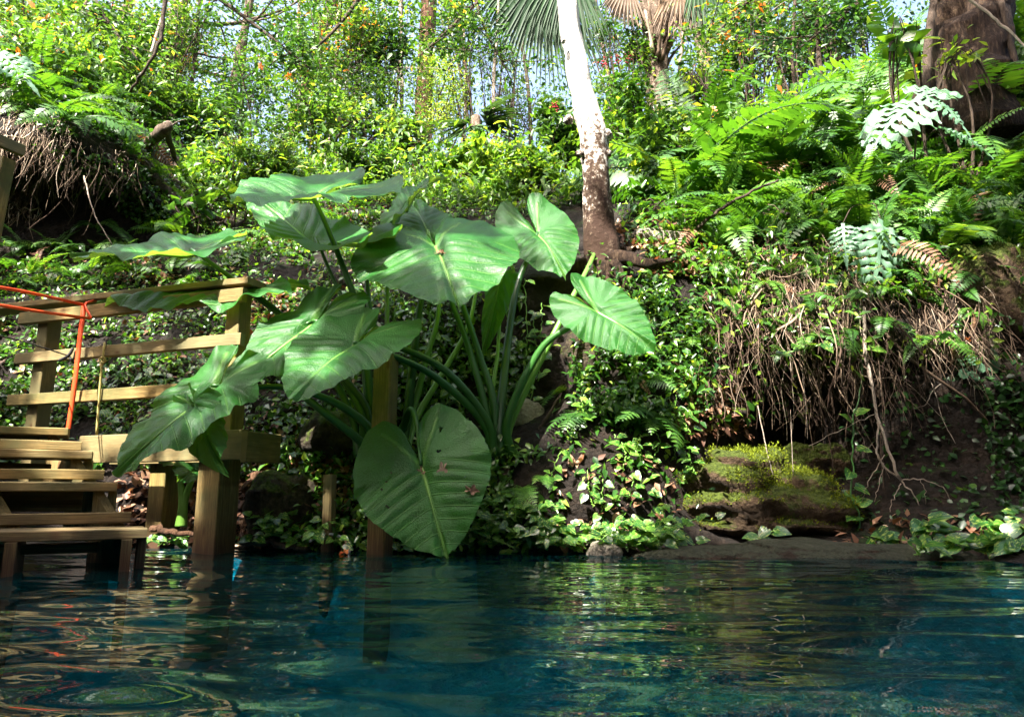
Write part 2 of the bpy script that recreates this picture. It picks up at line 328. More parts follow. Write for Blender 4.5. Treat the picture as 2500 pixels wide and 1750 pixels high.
# ------------------------------------------------------------------ the ground of the sinkhole
prof = {
 -900: (3.2, [(1200, 3.6), (1000, 4.0), (800, 4.6), (600, 5.2), (450, 5.5), (300, 5.6), (130, 6.6)]),
 0:    (4.2, [(1200, 4.5), (1000, 4.8), (800, 5.2), (620, 6.0), (440, 6.25), (310, 5.5), (120, 7.0)]),
 250:  (4.15, [(1200, 4.4), (1000, 4.75), (800, 5.2), (620, 6.0), (460, 6.3), (360, 5.7), (200, 7.4)]),
 500:  (4.0, [(1200, 4.2), (1050, 4.5), (880, 4.9), (720, 5.4), (600, 6.0), (520, 6.6), (390, 7.8)]),
 800:  (3.8, [(1200, 3.95), (1050, 4.15), (900, 4.4), (760, 4.75), (640, 5.3), (540, 6.2), (420, 7.8)]),
 1050: (3.72, [(1220, 3.78), (1090, 3.95), (900, 4.2), (740, 4.5), (630, 5.1), (530, 6.1), (425, 7.8)]),
 1300: (3.68, [(1220, 3.75), (1080, 3.9), (900, 4.3), (720, 4.35), (640, 4.45), (540, 5.6), (430, 7.5)]),
 1500: (3.62, [(1220, 3.7), (1050, 3.9), (880, 4.1), (720, 4.25), (620, 4.45), (520, 5.3), (420, 7.0)]),
 1750: (3.7, [(1250, 4.0), (1080, 4.2), (920, 4.25), (760, 4.3), (600, 4.6), (470, 5.4), (330, 7.0)]),
 2050: (3.7, [(1285, 4.7), (1150, 5.6), (1000, 5.4), (890, 4.22), (700, 4.25), (520, 4.9), (260, 6.8)]),
 2300: (3.65, [(1285, 4.7), (1150, 5.6), (1000, 5.3), (880, 4.12), (650, 4.3), (470, 5.0), (180, 6.8)]),
 2600: (3.4, [(1250, 4.1), (1120, 4.4), (960, 4.2), (820, 3.9), (600, 4.2), (400, 5.0), (100, 6.8)]),
 3400: (2.6, [(1250, 3.0), (1120, 3.2), (960, 3.2), (820, 3.2), (600, 3.6), (400, 4.4), (100, 6.0)])}
cols = []
for px, (wl, rows) in prof.items():
    xw = P(px, 1300, wl).x
    c = [Vector((xw*.95, wl-.9, -2.6)), Vector((xw, wl, -.06))]+[P(px, py, Y) for py, Y in rows]
    xl = c[-1].x
    c += [Vector((xl*1.45, 12, 5.3)), Vector((xl*3.2, 30, 5.6)), Vector((xl*18, 240, 5.6))]
    cols.append(np.array([tuple(v) for v in c]))
def outer(c, dx, dy): d = c.copy(); d[:, 0] += dx; d[:, 1] += dy; return d
cols = [outer(cols[0], -160, -40), outer(cols[0], -14, -2)]+cols+[outer(cols[-1], 14, -2), outer(cols[-1], 160, -40)]
NU, NV = 15, 12
def lin(a, b, n): return a+(b-a)*np.linspace(0, 1, n)[:, None]
rowed = np.array([np.concatenate([lin(c[0], c[1], NV+1)[:-1], bez(c[1:9], 7*NV+1)[:-1], lin(c[8], c[9], NV+1)[:-1], lin(c[9], c[10], NV+1)[:-1], lin(c[10], c[11], NV+1)]) for c in cols])
grid = np.array([bez(rowed[:, j], (len(cols)-1)*NU+1) for j in range(rowed.shape[1])])      # rows x cols
nr, nc = grid.shape[:2]
for j in range(nr):
    for i in range(nc):
        p = Vector(grid[j, i])
        if p.y < 9 and abs(p.x) < 8:
            k = 1.0 if p.z > .1 else .5
            d = nvec(p*1.3)*.10 + nvec(p*3.7)*.055 + nvec(p*9)*.018
            grid[j, i] += np.array(d)*k
q = np.array([(j*nc+i, j*nc+i+1, (j+1)*nc+i+1, (j+1)*nc+i) for j in range(nr-1) for i in range(nc-1)])
tb = MB().add(grid.reshape(-1, 3), [q])
ground = tb.build('ground', M['soil']); ground.data.materials.append(M['bed'])
zz_ = grid.reshape(-1, 3)[:, 2][q].max(1); ground.data.polygons.foreach_set('material_index', (zz_ < -.04).astype(np.int32))
tag(ground, 'dark earth slope of the sinkhole above the water', None, None, 'structure')
BV = BVHTree.FromPolygons([tuple(v) for v in grid.reshape(-1, 3)], q.tolist())
CO = Vector((0, 0, CAMH))
def hit(px, py):
    d = ray(px, py).normalized(); h = BV.ray_cast(CO, d)
    if h[0] is None: return None
    n = h[1] if h[1].dot(d) < 0 else -h[1]
    return h[0], n
def gz(x, y):
    h = BV.ray_cast(Vector((x, y, 30)), Vector((0, 0, -1))); return h[0].z if h[0] else 5.3
# the bank behind the viewer, closing the bowl
path = bez([(-9, 3.4, 0), (-7, 1, 0), (-6.3, -2.5, 0), (-4, -6, 0), (0, -7.5, 0), (4, -6, 0), (6.3, -2.5, 0), (6.8, 0.5, 0), (8, 2.4, 0)], 40)
cen = np.array([0, -.5, 0]); rows = []
for dr, z in ((-.8, -2.6), (0, -.05), (.5, .8), (.8, 2.2), (1.6, 3.6), (3, 5.0), (6, 5.5), (30, 5.6), (160, 5.6)):
    dd = unit(path-cen); rw = path+dd*dr; rw[:, 2] = z
    for p in rw[:]: p += np.array(nvec(Vector(p)*.9))*.25
    rows.append(rw)
rg = np.array(rows); a, b = rg.shape[:2]
tag(MB().add(rg.reshape(-1, 3), [np.array([(j*b+i, (j+1)*b+i, (j+1)*b+i+1, j*b+i+1) for j in range(a-1) for i in range(b-1)])]).build('rear_bank', M['soil']),
    'earth bank on the near side of the pool', None, None, 'structure')
# pool bed
xs = np.linspace(-10, 10, 110); ys = np.linspace(-9, 4.6, 90); X, Y = np.meshgrid(xs, ys); Z = np.zeros_like(X)
for j in range(90):
    for i in range(110):
        p = Vector((X[j, i], Y[j, i], 0))
        Z[j, i] = -1.9 + .5*nz(p, .9) + .45*abs(nz(p, 2.1)) + .12*nz(p, 6) + max(0, Y[j, i]-3.0)*.35
b = 110
bed = MB().add(np.stack([X, Y, Z], -1).reshape(-1, 3), [np.array([(j*b+i, j*b+i+1, (j+1)*b+i+1, (j+1)*b+i) for j in range(89) for i in range(109)])])
tag(bed.build('pool_bed', M['bed']), 'pale lumpy limestone bed under the blue water', None, None, 'structure')
# water with real ripples
xs = np.concatenate([np.linspace(-12, -4.2, 14)[:-1], np.arange(-4.2, 4.2, .021), np.linspace(4.2, 12, 14)])
ys = np.concatenate([np.linspace(-10, .7, 14)[:-1], np.arange(.7, 2.2, .012), np.arange(2.2, 5.2, .019)])
X, Y = np.meshgrid(xs, ys); Z = np.zeros_like(X); wr = np.random.default_rng(5)
warpx = .10*np.sin(X*2.1+1)+.08*np.sin(Y*3.3+X*1.1); warpy = .09*np.sin(X*1.7+Y*1.2)+.06*np.sin(Y*2.9-X*.8)
for k in range(40):
    lam = .085*(9.0**wr.random()); th = wr.normal(0, .25+.35*min(1, lam/.5)); s = .025*(lam/.2)**-.14*wr.uniform(.5, 1.3)
    kx, ky = math.sin(th), math.cos(th); ph = wr.uniform(0, 6.28)
    amp = s*lam/6.283; env = .65+.5*np.sin(X*wr.uniform(.6, 1.8)+Y*wr.uniform(.4, 1.5)+wr.uniform(0, 6))
    Z += amp*env*np.sin(6.283/lam*(kx*(X+warpx)+ky*(Y+warpy))+ph)
msk = np.clip((4.2-np.abs(X))*2, 0, 1)*np.clip((Y-.75)*8, 0, 1); Z *= msk
b = len(xs)
wm = MB().add(np.stack([X, Y, Z], -1).reshape(-1, 3), [np.stack([np.arange((len(ys)-1)*b).reshape(-1, b)[:, :-1].ravel()+o for o in (0, 1, b+1, b)], 1)])
tag(wm.build('water', M['water']), 'rippled clear blue spring water reflecting the bank', None, None, 'structure')

# ------------------------------------------------------------------ wooden landing and stairs
Rp = P(548, 1000, 3.62); rd = Vector((-.927, .375, 0)).normalized(); rn = Vector((rd.y, -rd.x, 0))       # rn points to the viewer
if rn.y > 0: rn = -rn
def RP(px, py, off=0.0):                # point of the railing's vertical plane seen at a pixel
    d = ray(px, py); o = Rp+rn*off; t = (o-CO).dot(rn)/d.dot(rn); return CO+d*t
UP = Vector((0, 0, 1))
land = empty('wooden_landing', (Rp.x, Rp.y, 0), 'weathered pine landing frame with three-rail guard beside the stairs', 'landing')
def wb(name, parent, p0, p1, w, th, wd, seed, **kw):
    mb = MB(); board(mb, p0, p1, w, th, wd, seed=seed, **kw); return mb.build(name, M['wood'], parent, smooth=False)
top = RP(560, 702).z
pr = Vector((Rp.x, Rp.y, 0))
wb('post', land, pr+UP*.52-rn*.05, pr+UP*(top-.02)-rn*.05, .09, .09, rd, 1)
wb('post', land, pr+UP*-.5-rn*.06+rd*.06, pr+UP*.47-rn*.06+rd*.06, .145, .145, rd, 2)
pl = RP(88, 900); pl.z = 0
wb('post', land, pl+UP*.2-rn*.05, pl+UP*(RP(88, 775).z)-rn*.05, .09, .09, rd, 3)
pm = RP(312, 1160); pm.z = 0
wb('post', land, pm+UP*-.4-rn*.25, pm+UP*.5-rn*.25, .12, .12, rd, 4)
for (a0, a1, hgt_, sd) in (((52, 779), (598, 720), .074, 5), ((42, 877), (593, 829), .064, 6), ((24, 978), (580, 944), .066, 7)):
    wb('rail', land, RP(*a0, .018), RP(*a1, .018), hgt_, .036, UP, sd, warp=.005)
capz = RP(300, 728).z
c0, c1 = RP(-30, 760, -.04), RP(628, 692, -.04)
wb('cap_rail', land, c0, c1, .14, .036, rn, 8, warp=.005)
b0, b1 = RP(200, 1092, .03), RP(596, 1092, .03); zz = (b0.z+b1.z)/2; b0.z = b1.z = zz
wb('deck_beam', land, b0, b1, .15, .04, UP, 9)
wb('deck_beam', land, b0+rn*-.20-UP*.01, b1+rn*-.20+rd*.03-UP*.01, .13, .04, UP, 10)
wb('beam_end', land, b1+rn*.024-rd*.02-UP*.01, b1+rn*-.22-rd*.02-UP*.01, .15, .036, UP, 11)
# short return of the guard at the frame's edge
wb('rail', land, RP(20, 800, .0)+rn*.05, RP(-140, 812, .0)+rn*.5, .074, .036, UP, 12)
# stairs
sdv = Vector((.47, -.88, 0)).normalized(); tdv = Vector((-.88, -.47, 0)).normalized()
st = empty('wooden_stairs', (P(300, 1300, 3.1).x, 3.1, 0), 'pine plank stairs descending into the water below the landing', 'stairs')
steps = [((168, 1056), 3.62), ((226, 1112), 3.36), ((286, 1188), 3.14), ((358, 1300), 2.93)]
ends = []
for i, ((px, py), Yd) in enumerate(steps):
    e = P(px, py, Yd); ends.append(e)
    wb('tread', st, e, e+tdv*1.15, .14, .038, sdv, 20+i, warp=.006); wb('tread', st, e-sdv*.146+tdv*.01, e-sdv*.146+tdv*1.15, .14, .038, sdv, 25+i, warp=.006)
    e2 = e - sdv*.10 + tdv*(.13+.04*(i % 2)) - UP*.058
    wb('tread_support', st, e2, e2+tdv*.95, .09, .036, sdv if i % 2 else UP, 30+i, warp=.006)
for i, e in enumerate(ends[1:]):
    r0_ = e-sdv*.215+tdv*.06+UP*.055; wb('riser', st, r0_, r0_+tdv*1.05, .045, .03, UP, 70+i, warp=.004)
def stringer(off, seed):
    mb = MB(); pts = []
    base = [e+tdv*off for e in ends]
    poly = []
    for i, e in enumerate(base):
        z = e.z-.02; s0 = e+sdv*.02; s1 = e-sdv*.20
        poly += [(s1, z), (s0, z)]
    tp = [Vector((p.x, p.y, z)) for p, z in poly]
    last = base[-1]; tp.append(Vector((last.x+sdv.x*.10, last.y+sdv.y*.10, last.z-.02))); 
    low = [Vector((tp[-1].x, tp[-1].y, -.35)), Vector((base[-1].x-sdv.x*.35, base[-1].y-sdv.y*.35, -.35)), tp[0]-UP*.30]
    # vertical strips between consecutive top points down to the sloping soffit
    def soff(p):
        s = (p-base[-1]).dot(sdv); run = (base[0]-base[-1]).dot(sdv); k_ = (base[0].z-base[-1].z)/run
        return max(-.35, base[-1].z-.30+k_*s) if s < -.05 else -.35
    for a_, b_ in zip(tp[:-1], tp[1:]):
        if (Vector((a_.x, a_.y, 0))-Vector((b_.x, b_.y, 0))).length < .03: continue
        th = tdv*.036
        q_ = [a_, b_, Vector((b_.x, b_.y, soff(b_))), Vector((a_.x, a_.y, soff(a_)))]
        V = [v+th*k for k in (0, 1) for v in q_]
        mb.add([tuple(v) for v in V], [np.array([(0, 1, 2, 3), (7, 6, 5, 4), (0, 4, 5, 1), (1, 5, 6, 2), (2, 6, 7, 3), (3, 7, 4, 0)])], 0,
               [((v.z), (v-base[0]).dot(sdv)+seed, (v-base[0]).dot(tdv)) for v in V])
    mb.build('stringer', M['wood'], st, smooth=False)
stringer(.05, 1.3); stringer(.42, 2.7)
for i, e in enumerate(ends[1:]):
    wb('bracket', st, e+tdv*.015-UP*.02-sdv*.05, e+tdv*.015-UP*.16-sdv*.05, .13, .034, sdv, 40+i)
# lone posts standing behind the big leaf
for nm, px, py0, Yd, w, th, ztop, lab, sd in (('wooden_post', 926, 1340, 3.62, .105, .085, 868, 'square pine post standing in the water behind the heart leaves', 50),
                                      ('wooden_stake', 803, 1330, 3.72, .055, .055, 1158, 'short dark stub of a post among vines at the waterline', 51)):
    b = P(px, py0, Yd); t = P(px+ (18 if sd == 50 else 3), ztop, Yd); b.z = -.5; t.y = b.y
    mb = MB(); board(mb, b, t, w, th, Vector((.93, -.37, 0)), seed=sd, ch=.008); o = mb.build(nm, M['wood'], None, False); tag(o, lab, 'post')
# hand rail of an upper stair at the frame's left edge
h0, h1 = P(-75, 312, 4.2), P(58, 370, 4.5); hr = empty('stair_handrail', (h0.x, h0.y, 1.2), 'end of a wooden handrail against the root-covered cliff', 'handrail')
wb('rail', hr, h0, h1, .08, .04, UP, 60); wb('post', hr, h1+Vector((-.14, .03, -.045)), h1+Vector((-.17, .03, -.62)), .09, .09, rd, 61)
# straps and ropes
def ribbon(name, pts, w, mat, label, cat, wd=Vector((0, 0, 1)), n=30, th=.002):
    p = bez(pts, n); mb = MB(); V = []; 
    t = np.gradient(p, axis=0)
    for i in range(n):
        tt = Vector(t[i]).normalized(); a_ = wd - tt*wd.dot(tt); a_.normalize(); tw = .5*nz((i*.21, 3.3, 1)); a_ = Quaternion(tt, tw) @ a_; nn = tt.cross(a_)
        for x, y in ((-w/2, -th), (w/2, -th), (w/2, th), (-w/2, th)): V.append(Vector(p[i])+a_*x+nn*y)
    q_ = [(i*4+k, i*4+(k+1) % 4, i*4+4+(k+1) % 4, i*4+4+k) for i in range(n-1) for k in range(4)]
    mb.add([tuple(v) for v in V], [np.array(q_)]); return mb
k0 = RP(206, 744, .06)
es = empty('orange_strap', k0, 'bright orange strap tied round the top rail and hanging down', 'strap')
for pts, w in (([P(-60, 692, 3.3), P(60, 712, 3.55), k0], .016), ([P(-60, 735, 3.3), P(80, 758, 3.6), RP(222, 778, .06)], .016),
               ([k0, RP(196, 820, .075), RP(182, 940, .075), RP(167, 1046, .06)], .026), ([k0, RP(214, 760, .06), RP(223, 776, .06)], .014), ([k0, RP(216, 738, .05), RP(236, 732, .0)], .014)):
    ribbon('webbing', pts, w, M['strap'], '', '', Vector((1, .2, .0)) if abs(pts[0][2]-pts[-1][2]) > .25 else Vector((0, 0, 1))).build('webbing', M['strap'], es)
rp = empty('thin_rope', RP(252, 842, .05), 'thin yellow rope knotted round the middle rail', 'rope')
mb = MB(); tube(mb, bez([RP(254, 838, -.02), RP(255, 842, .045), RP(250, 880, .05), RP(243, 960, .05), RP(236, 1060, .04)], 24), .0065, 6); mb.build('line', M['rope'], rp)
mb = MB(); tube(mb, bez([RP(243, 876, .05), RP(252, 872, .065), RP(257, 880, .055), RP(249, 886, .06), RP(243, 878, .05)], 20), .006, 6); mb.build('knot', M['rope'], rp)
rp = empty('black_cord', RP(165, 868, .05), 'black cord tied to the middle rail beside the orange strap', 'cord')
mb = MB(); tube(mb, bez([P(-60, 808, 3.4), P(50, 832, 3.7), RP(165, 868, .045)], 18), .004, 5); mb.build('line', M['cord'], rp)
mb = MB(); tube(mb, bez([RP(145, 880, .05), RP(162, 872, .06), RP(172, 862, .055), RP(178, 850, .05)], 14), .009, 6); tube(mb, bez([RP(166, 866, .05), RP(174, 878, .05), RP(180, 886, .02)], 8), .007, 6); mb.build('knot', M['cord'], rp)

# ------------------------------------------------------------------ elephant ears
OUT = np.array([(.03, -.2), (.07, -.5), (.17, -.82), (.36, -1.0), (.60, -.95), (.81, -.70), (.94, -.35), (1.0, .0)])
OUTP = np.array([(1.0, .0), (.985, .13), (.92, .30), (.79, .48), (.60, .66), (.36, .83), (.15, .945), (.03, .99), (.0, 1.02)])
def ear_leaf(parent, A, T, L, Rr, lobe=.6, hw=None, flip=False, fold=0., cup=-.10, droop=.10, ldroop=.10, wave=.035, nw=9, seed=0, tear=0, name='leaf', holes=()):
    A, T = Vector(A), Vector(T); ey = T-A; l = ey.length; ey = ey/l
    if Rr is None: ex = Vector(L)
    else: ex = Vector(Rr)-Vector(L)
    ex = ex-ey*ex.dot(ey); h_ = ex.length/2 if hw is None else hw; ex.normalize()
    ez = ex.cross(ey); rev = ez.dot(Vector((0, -.6, .8))) < 0
    if rev: ez = -ez
    if flip: ez = -ez; rev = not rev
    h2 = h_/l; o = np.vstack([OUT*np.array([h2, lobe]), (OUTP*np.array([h2, 1]))[1:]])
    o = bez([(x, y, 0) for x, y in o], 105)[:, :2]
    full = np.vstack([o*np.array([-1, 1]), o[::-1][1:]]); m = len(full); K = 34
    ed = np.array([1+.03*nz((i*.16, seed*3.1, 0))+.016*nz((i*.55, seed*2.3, 4)) for i in range(m)])
    if tear:
        for i in range(m):
            v = nz((i*.11, seed*5.7, 9)); ed[i] *= 1-tear*max(0, v-.25)*1.6
    rr = np.linspace(0, 1, K)**.85; xy = full[None]*ed[None, :, None]*rr[:, None, None]
    xy = xy+np.array([0, 0]); x = xy[..., 0]; y = xy[..., 1]; ax = np.abs(x)/h2
    th = np.linspace(0, 1, m)[None]; r = rr[:, None]
    def hh(x, y, th, r):
        ax = np.abs(x)/h2
        q_ = (y-.30*ax**1.25)*7.5; quilt = np.abs(np.sin(q_*math.pi+math.pi/2))*.016*np.clip(ax*4, 0, 1)*np.clip((y+.05)*8, 0, 1)
        z = fold*ax*h2+cup*(ax**2)*h2-droop*np.clip(y, 0, 2)**2-ldroop*np.clip(-y, 0, 2)**2*1.5+quilt
        lv = np.clip(-y, 0, 1); z += -.05*np.exp(-(ax/.10)**2)*np.exp(-(y/.25)**2)
        z += wave*r**3*(np.sin(th*nw*6.283+seed)+.6*np.sin(th*nw*1.7*6.283+seed*2.2)+.35*np.sin(th*nw*3.3*6.283+seed*.7))
        z += .03*np.sin(x*5+seed)*np.sin(y*4+seed*1.3)
        return z
    z = hh(x, y, th, r)
    lx = .40*h2; ly = -.72*lobe; ll = math.hypot(lx, ly); tpar = np.clip((np.abs(x)*lx+y*ly)/ll**2, 0, 1.05)
    dv = np.hypot(np.abs(x)-tpar*lx, y-tpar*ly)
    W_ = np.array(A)+l*(x[..., None]*np.array(ex)+y[..., None]*np.array(ey)+z[..., None]*np.array(ez))
    luv = np.stack([x/h2, y, dv], -1)
    q_ = np.array([(j*m+i, j*m+i+1, (j+1)*m+i+1, (j+1)*m+i) for j in range(K-1) for i in range(m-1)])
    if holes:
        fx = (x/h2).reshape(-1)[q_].mean(1); fy = y.reshape(-1)[q_].mean(1); kp = np.ones(len(q_), bool)
        for hx, hy, hr in holes: kp &= np.hypot((fx-hx)*h2, fy-hy) > hr
        q_ = q_[kp]
    ob = MB().add(W_.reshape(-1, 3), [q_ if rev else q_[:, ::-1]], 0, luv.reshape(-1, 3)).build(name, M['ear'], parent)
    vv = np.linspace(0, .97, 22); zz = hh(np.zeros(22), vv, .5, vv)
    mr = MB(); tube(mr, [A+l*(ey*float(v)+ez*float(z_))-ez*.0035 for v, z_ in zip(vv, zz)], [.0085*l/.6+.002, .005*l/.6, .0015], 6, .95); mr.build('midrib', M['stalk'], ob)
    sf = lambda u, v, up=.004: A+l*(ex*(u*h2)+ey*v+ez*float(hh(np.array(u*h2), np.array(v), .5, .6)))+ez*up
    return ob, sf, ez, ex, ey
def stalk(parent, pts, r0=.022, r1=.009, tint=.35):
    mb = MB(); p = bez(pts, 26); tube(mb, p, [r0*1.25, r0, (r0+r1)/2, r1], 10, tint, flat=.82); return mb.build('stalk', M['stalk'], parent)
bl = P(930, 1085, 3.80); br = P(1212, 1085, 3.86)
epl = empty('elephant_ear_plant', bl, 'big elephant ear clump rooted behind the lone post, leaves over the railing', 'plant', 'elephant ears')
epr = empty('elephant_ear_plant', br, 'big elephant ear clump below the white tree with a sunlit right-hand leaf', 'plant', 'elephant ears')
def bs(c, dx, dy=0): return c+Vector((dx, dy, -.06))
SF = {}
# --- clump behind the post
o, SF[1], N1, *_ = ear_leaf(epl, P(1063, 596, 3.72), P(1119, 728, 3.34), P(838, 600, 3.55), P(1284, 585, 3.58), lobe=.66, fold=.03, cup=-.16, droop=.06, ldroop=.12, wave=.026, seed=1)
stalk(epl, [bs(bl, .10), P(993, 1030, 3.82), P(1010, 870, 3.80), P(1030, 725, 3.78), P(1063, 600, 3.74)], .027, .012, .1)
o, SF[2], N2, *_ = ear_leaf(epl, P(1028, 1137, 3.42), P(1088, 1354, 3.26), P(850, 1190, 3.36), P(1197, 1125, 3.36), lobe=.66, fold=.10, cup=-.14, droop=.12, ldroop=.08, wave=.020, seed=2.2, holes=((.42, -.36, .028), (.30, -.10, .018), (-.42, -.02, .014), (-.52, .05, .013), (-.62, .12, .013), (-.60, .32, .018), (.55, .30, .014)))
stalk(epl, [bs(bl, .05), P(985, 1040, 3.74), P(1003, 1000, 3.62), P(1018, 1040, 3.52), P(1028, 1136, 3.43)], .022, .010, .3)
o, SF[3], *_ = ear_leaf(epr, P(863, 834, 3.42), P(701, 951, 3.12), P(730, 790, 3.45), P(965, 842, 3.22), lobe=.72, fold=.16, cup=-.12, droop=.14, ldroop=.05, wave=.024, seed=3.1)
stalk(epr, [bs(br, -.02), P(1180, 1030, 3.84), P(1055, 915, 3.72), P(923, 856, 3.55), P(863, 836, 3.44)], .024, .010, .45)
o, SF[4], *_ = ear_leaf(epl, P(762, 782, 3.62), P(526, 946, 3.30), P(640, 790, 3.66), P(742, 892, 3.40), lobe=.50, fold=.05, cup=-.15, droop=.12, ldroop=-.10, wave=.03, seed=4.5, tear=.25)
stalk(epl, [bs(bl, -.04), P(872, 1070, 3.72), P(779, 997, 3.64), P(698, 928, 3.60), P(668, 895, 3.62), P(700, 820, 3.64), P(762, 784, 3.63)], .024, .011, .4)
o, SF[5], *_ = ear_leaf(epl, P(515, 940, 3.36), P(272, 1136, 3.00), P(385, 935, 3.36), P(520, 1020, 3.14), lobe=.50, fold=.02, cup=-.2, droop=.12, ldroop=-.12, wave=.03, seed=5.3, tear=.35)
stalk(epl, [bs(bl, -.08), P(905, 1050, 3.74), P(817, 982, 3.66), P(701, 947, 3.54), P(600, 945, 3.44), P(515, 941, 3.37)], .024, .010, .35)
ear_leaf(epl, P(470, 985, 3.28), P(520, 1148, 3.16), P(415, 1040, 3.30), P(545, 1030, 3.22), lobe=.25, fold=.35, cup=-.6, droop=.25, wave=.05, seed=6.4, tear=.5)
o, SF[9], *_ = ear_leaf(epl, P(762, 472, 3.80), P(562, 478, 3.52), P(742, 430, 4.22), P(800, 488, 3.40), lobe=.95, fold=.12, cup=-.05, droop=.10, ldroop=-.12, wave=.030, seed=7.7)
stalk(epl, [bs(bl, -.02), P(905, 1000, 3.86), P(887, 800, 3.86), P(856, 700, 3.84), P(805, 570, 3.82), P(764, 478, 3.81)], .024, .012, .25)
ear_leaf(epl, P(771, 578, 4.02), P(606, 488, 4.35), P(700, 600, 3.9), P(840, 500, 4.5), lobe=.85, hw=.24, fold=.14, cup=.0, droop=-.03, ldroop=-.25, wave=.03, seed=8.1)
stalk(epl, [bs(bl, -.06), P(890, 900, 3.9), P(850, 760, 3.95), P(817, 689, 3.98), P(771, 580, 4.02)], .018, .009, .4)
ear_leaf(epl, P(985, 508, 4.10), P(1066, 408, 4.35), P(960, 500, 4.3), P(1015, 520, 3.9), lobe=.45, hw=.12, fold=.5, cup=-.2, droop=.15, wave=.03, seed=9.2)
stalk(epl, [bs(bl, .02), P(925, 850, 3.92), P(900, 740, 3.98), P(905, 620, 4.05), P(985, 510, 4.10)], .018, .009, .4)
o, SF[12], *_ = ear_leaf(epl, P(466, 606, 3.80), P(175, 622, 3.62), P(430, 580, 4.1), P(470, 622, 3.5), lobe=.52, fold=.10, cup=-.05, droop=.05, ldroop=-.22, wave=.028, seed=10.4)
stalk(epl, [bs(bl, -.1), P(880, 1000, 3.8), P(780, 850, 3.82), P(640, 735, 3.82), P(540, 660, 3.81), P(466, 608, 3.80)], .022, .010, .3)
ear_leaf(epl, RP(590, 690, -.10), RP(236, 738, .02), RP(420, 700, -.28), RP(420, 722, .08), lobe=.35, fold=-.05, cup=-.30, droop=.03, ldroop=.1, wave=.028, seed=11.5)
stalk(epl, [bs(bl, -.12), P(860, 1020, 3.84), P(790, 880, 3.85), P(700, 780, 3.85), P(632, 724, 3.84), RP(592, 692, -.10)], .020, .010, .3)
ear_leaf(epl, P(1045, 560, 4.15), P(1000, 478, 4.5), P(960, 530, 4.3), P(1100, 530, 4.3), lobe=.6, hw=.2, fold=.1, droop=.1, wave=.03, seed=12.5)
stalk(epl, [bs(bl, .12), P(1004, 1020, 3.84), P(1040, 880, 3.86), P(1072, 740, 3.9), P(1045, 562, 4.15)], .020, .010, .85)
stalk(epl, [bs(bl, .13), P(1016, 1022, 3.90), P(1075, 920, 3.94), P(1140, 805, 3.98), P(1165, 700, 4.05)], .019, .011, .95)
stalk(epl, [bs(bl, -.03), P(945, 960, 3.95), P(945, 800, 3.97), P(946, 640, 4.0)], .018, .011, .6)
# --- clump below the tree
o, SF[7], N7, *_ = ear_leaf(epr, P(1456, 752, 3.62), P(1600, 848, 3.48), P(1378, 780, 3.58), P(1600, 735, 3.56), lobe=.62, fold=-.02, cup=-.12, droop=.12, ldroop=-.05, wave=.03, seed=13.3)
stalk(epr, [bs(br, .08), P(1240, 1022, 3.83), P(1321, 852, 3.76), P(1410, 788, 3.70), P(1456, 754, 3.67)], .024, .010, .3)
stalk(epr, [bs(br, .10), P(1246, 1037, 3.86), P(1375, 771, 3.92), P(1437, 651, 4.15), P(1462, 590, 4.62)], .020, .012, .8)
o, SF[8], *_ = ear_leaf(epr, P(1313, 566, 4.26), P(1380, 660, 4.05), P(1255, 590, 4.2), P(1442, 555, 4.25), lobe=.80, fold=.04, cup=-.12, droop=.12, ldroop=-.12, wave=.025, seed=14.4)
stalk(epr, [bs(br, .02), P(1222, 1000, 3.88), P(1256, 725, 4.10), P(1296, 615, 4.22), P(1313, 568, 4.29)], .025, .012, .15)
ear_leaf(epr, P(1226, 668, 3.98), P(1180, 866, 3.92), P(1150, 750, 3.95), P(1215, 760, 3.98), lobe=.05, hw=.085, fold=.7, cup=-.1, droop=.03, wave=.03, seed=15.2)
stalk(epr, [bs(br, -.01), P(1200, 980, 3.92), P(1215, 860, 3.96), P(1226, 670, 3.98)], .014, .008, .95)
stalk(epr, [bs(br, -.03), P(1186, 1000, 3.86), P(1140, 835, 3.86), P(1103, 738, 3.84), P(1080, 650, 3.82)], .021, .012, .4)
stalk(epr, [bs(br, .0), P(1205, 980, 3.86), P(1170, 864, 3.86), P(1124, 726, 3.84), P(1100, 650, 3.84)], .021, .012, .2)
stalk(epr, [bs(br, -.03), P(1192, 1033, 3.83), P(1092, 908, 3.76), P(960, 842, 3.70), P(840, 800, 3.66), P(764, 783, 3.63)], .022, .010, .3)
stalk(epl, [bs(bl, -.05), P(895, 1000, 3.80), P(833, 912, 3.78), P(800, 840, 3.80)], .024, .014, .1)
# small plant under the landing
bp = P(442, 1285, 3.95); eps = empty('elephant_ear_plant', bp, 'young elephant ear sprouting in the shade under the landing', 'plant', 'elephant ears')
stalk(eps, [bp, P(446, 1225, 3.95), P(436, 1140, 3.95)], .028, .012, .85); stalk(eps, [bp, P(452, 1215, 3.95), P(480, 1145, 3.93)], .026, .011, .75)
ear_leaf(eps, P(480, 1146, 3.92), P(440, 1165, 3.7), P(470, 1120, 3.9), P(510, 1170, 3.8), lobe=.6, hw=.11, seed=16)
ear_leaf(eps, P(436, 1140, 3.95), P(400, 1120, 3.75), P(420, 1110, 3.9), P(450, 1130, 3.8), lobe=.6, hw=.10, seed=17)

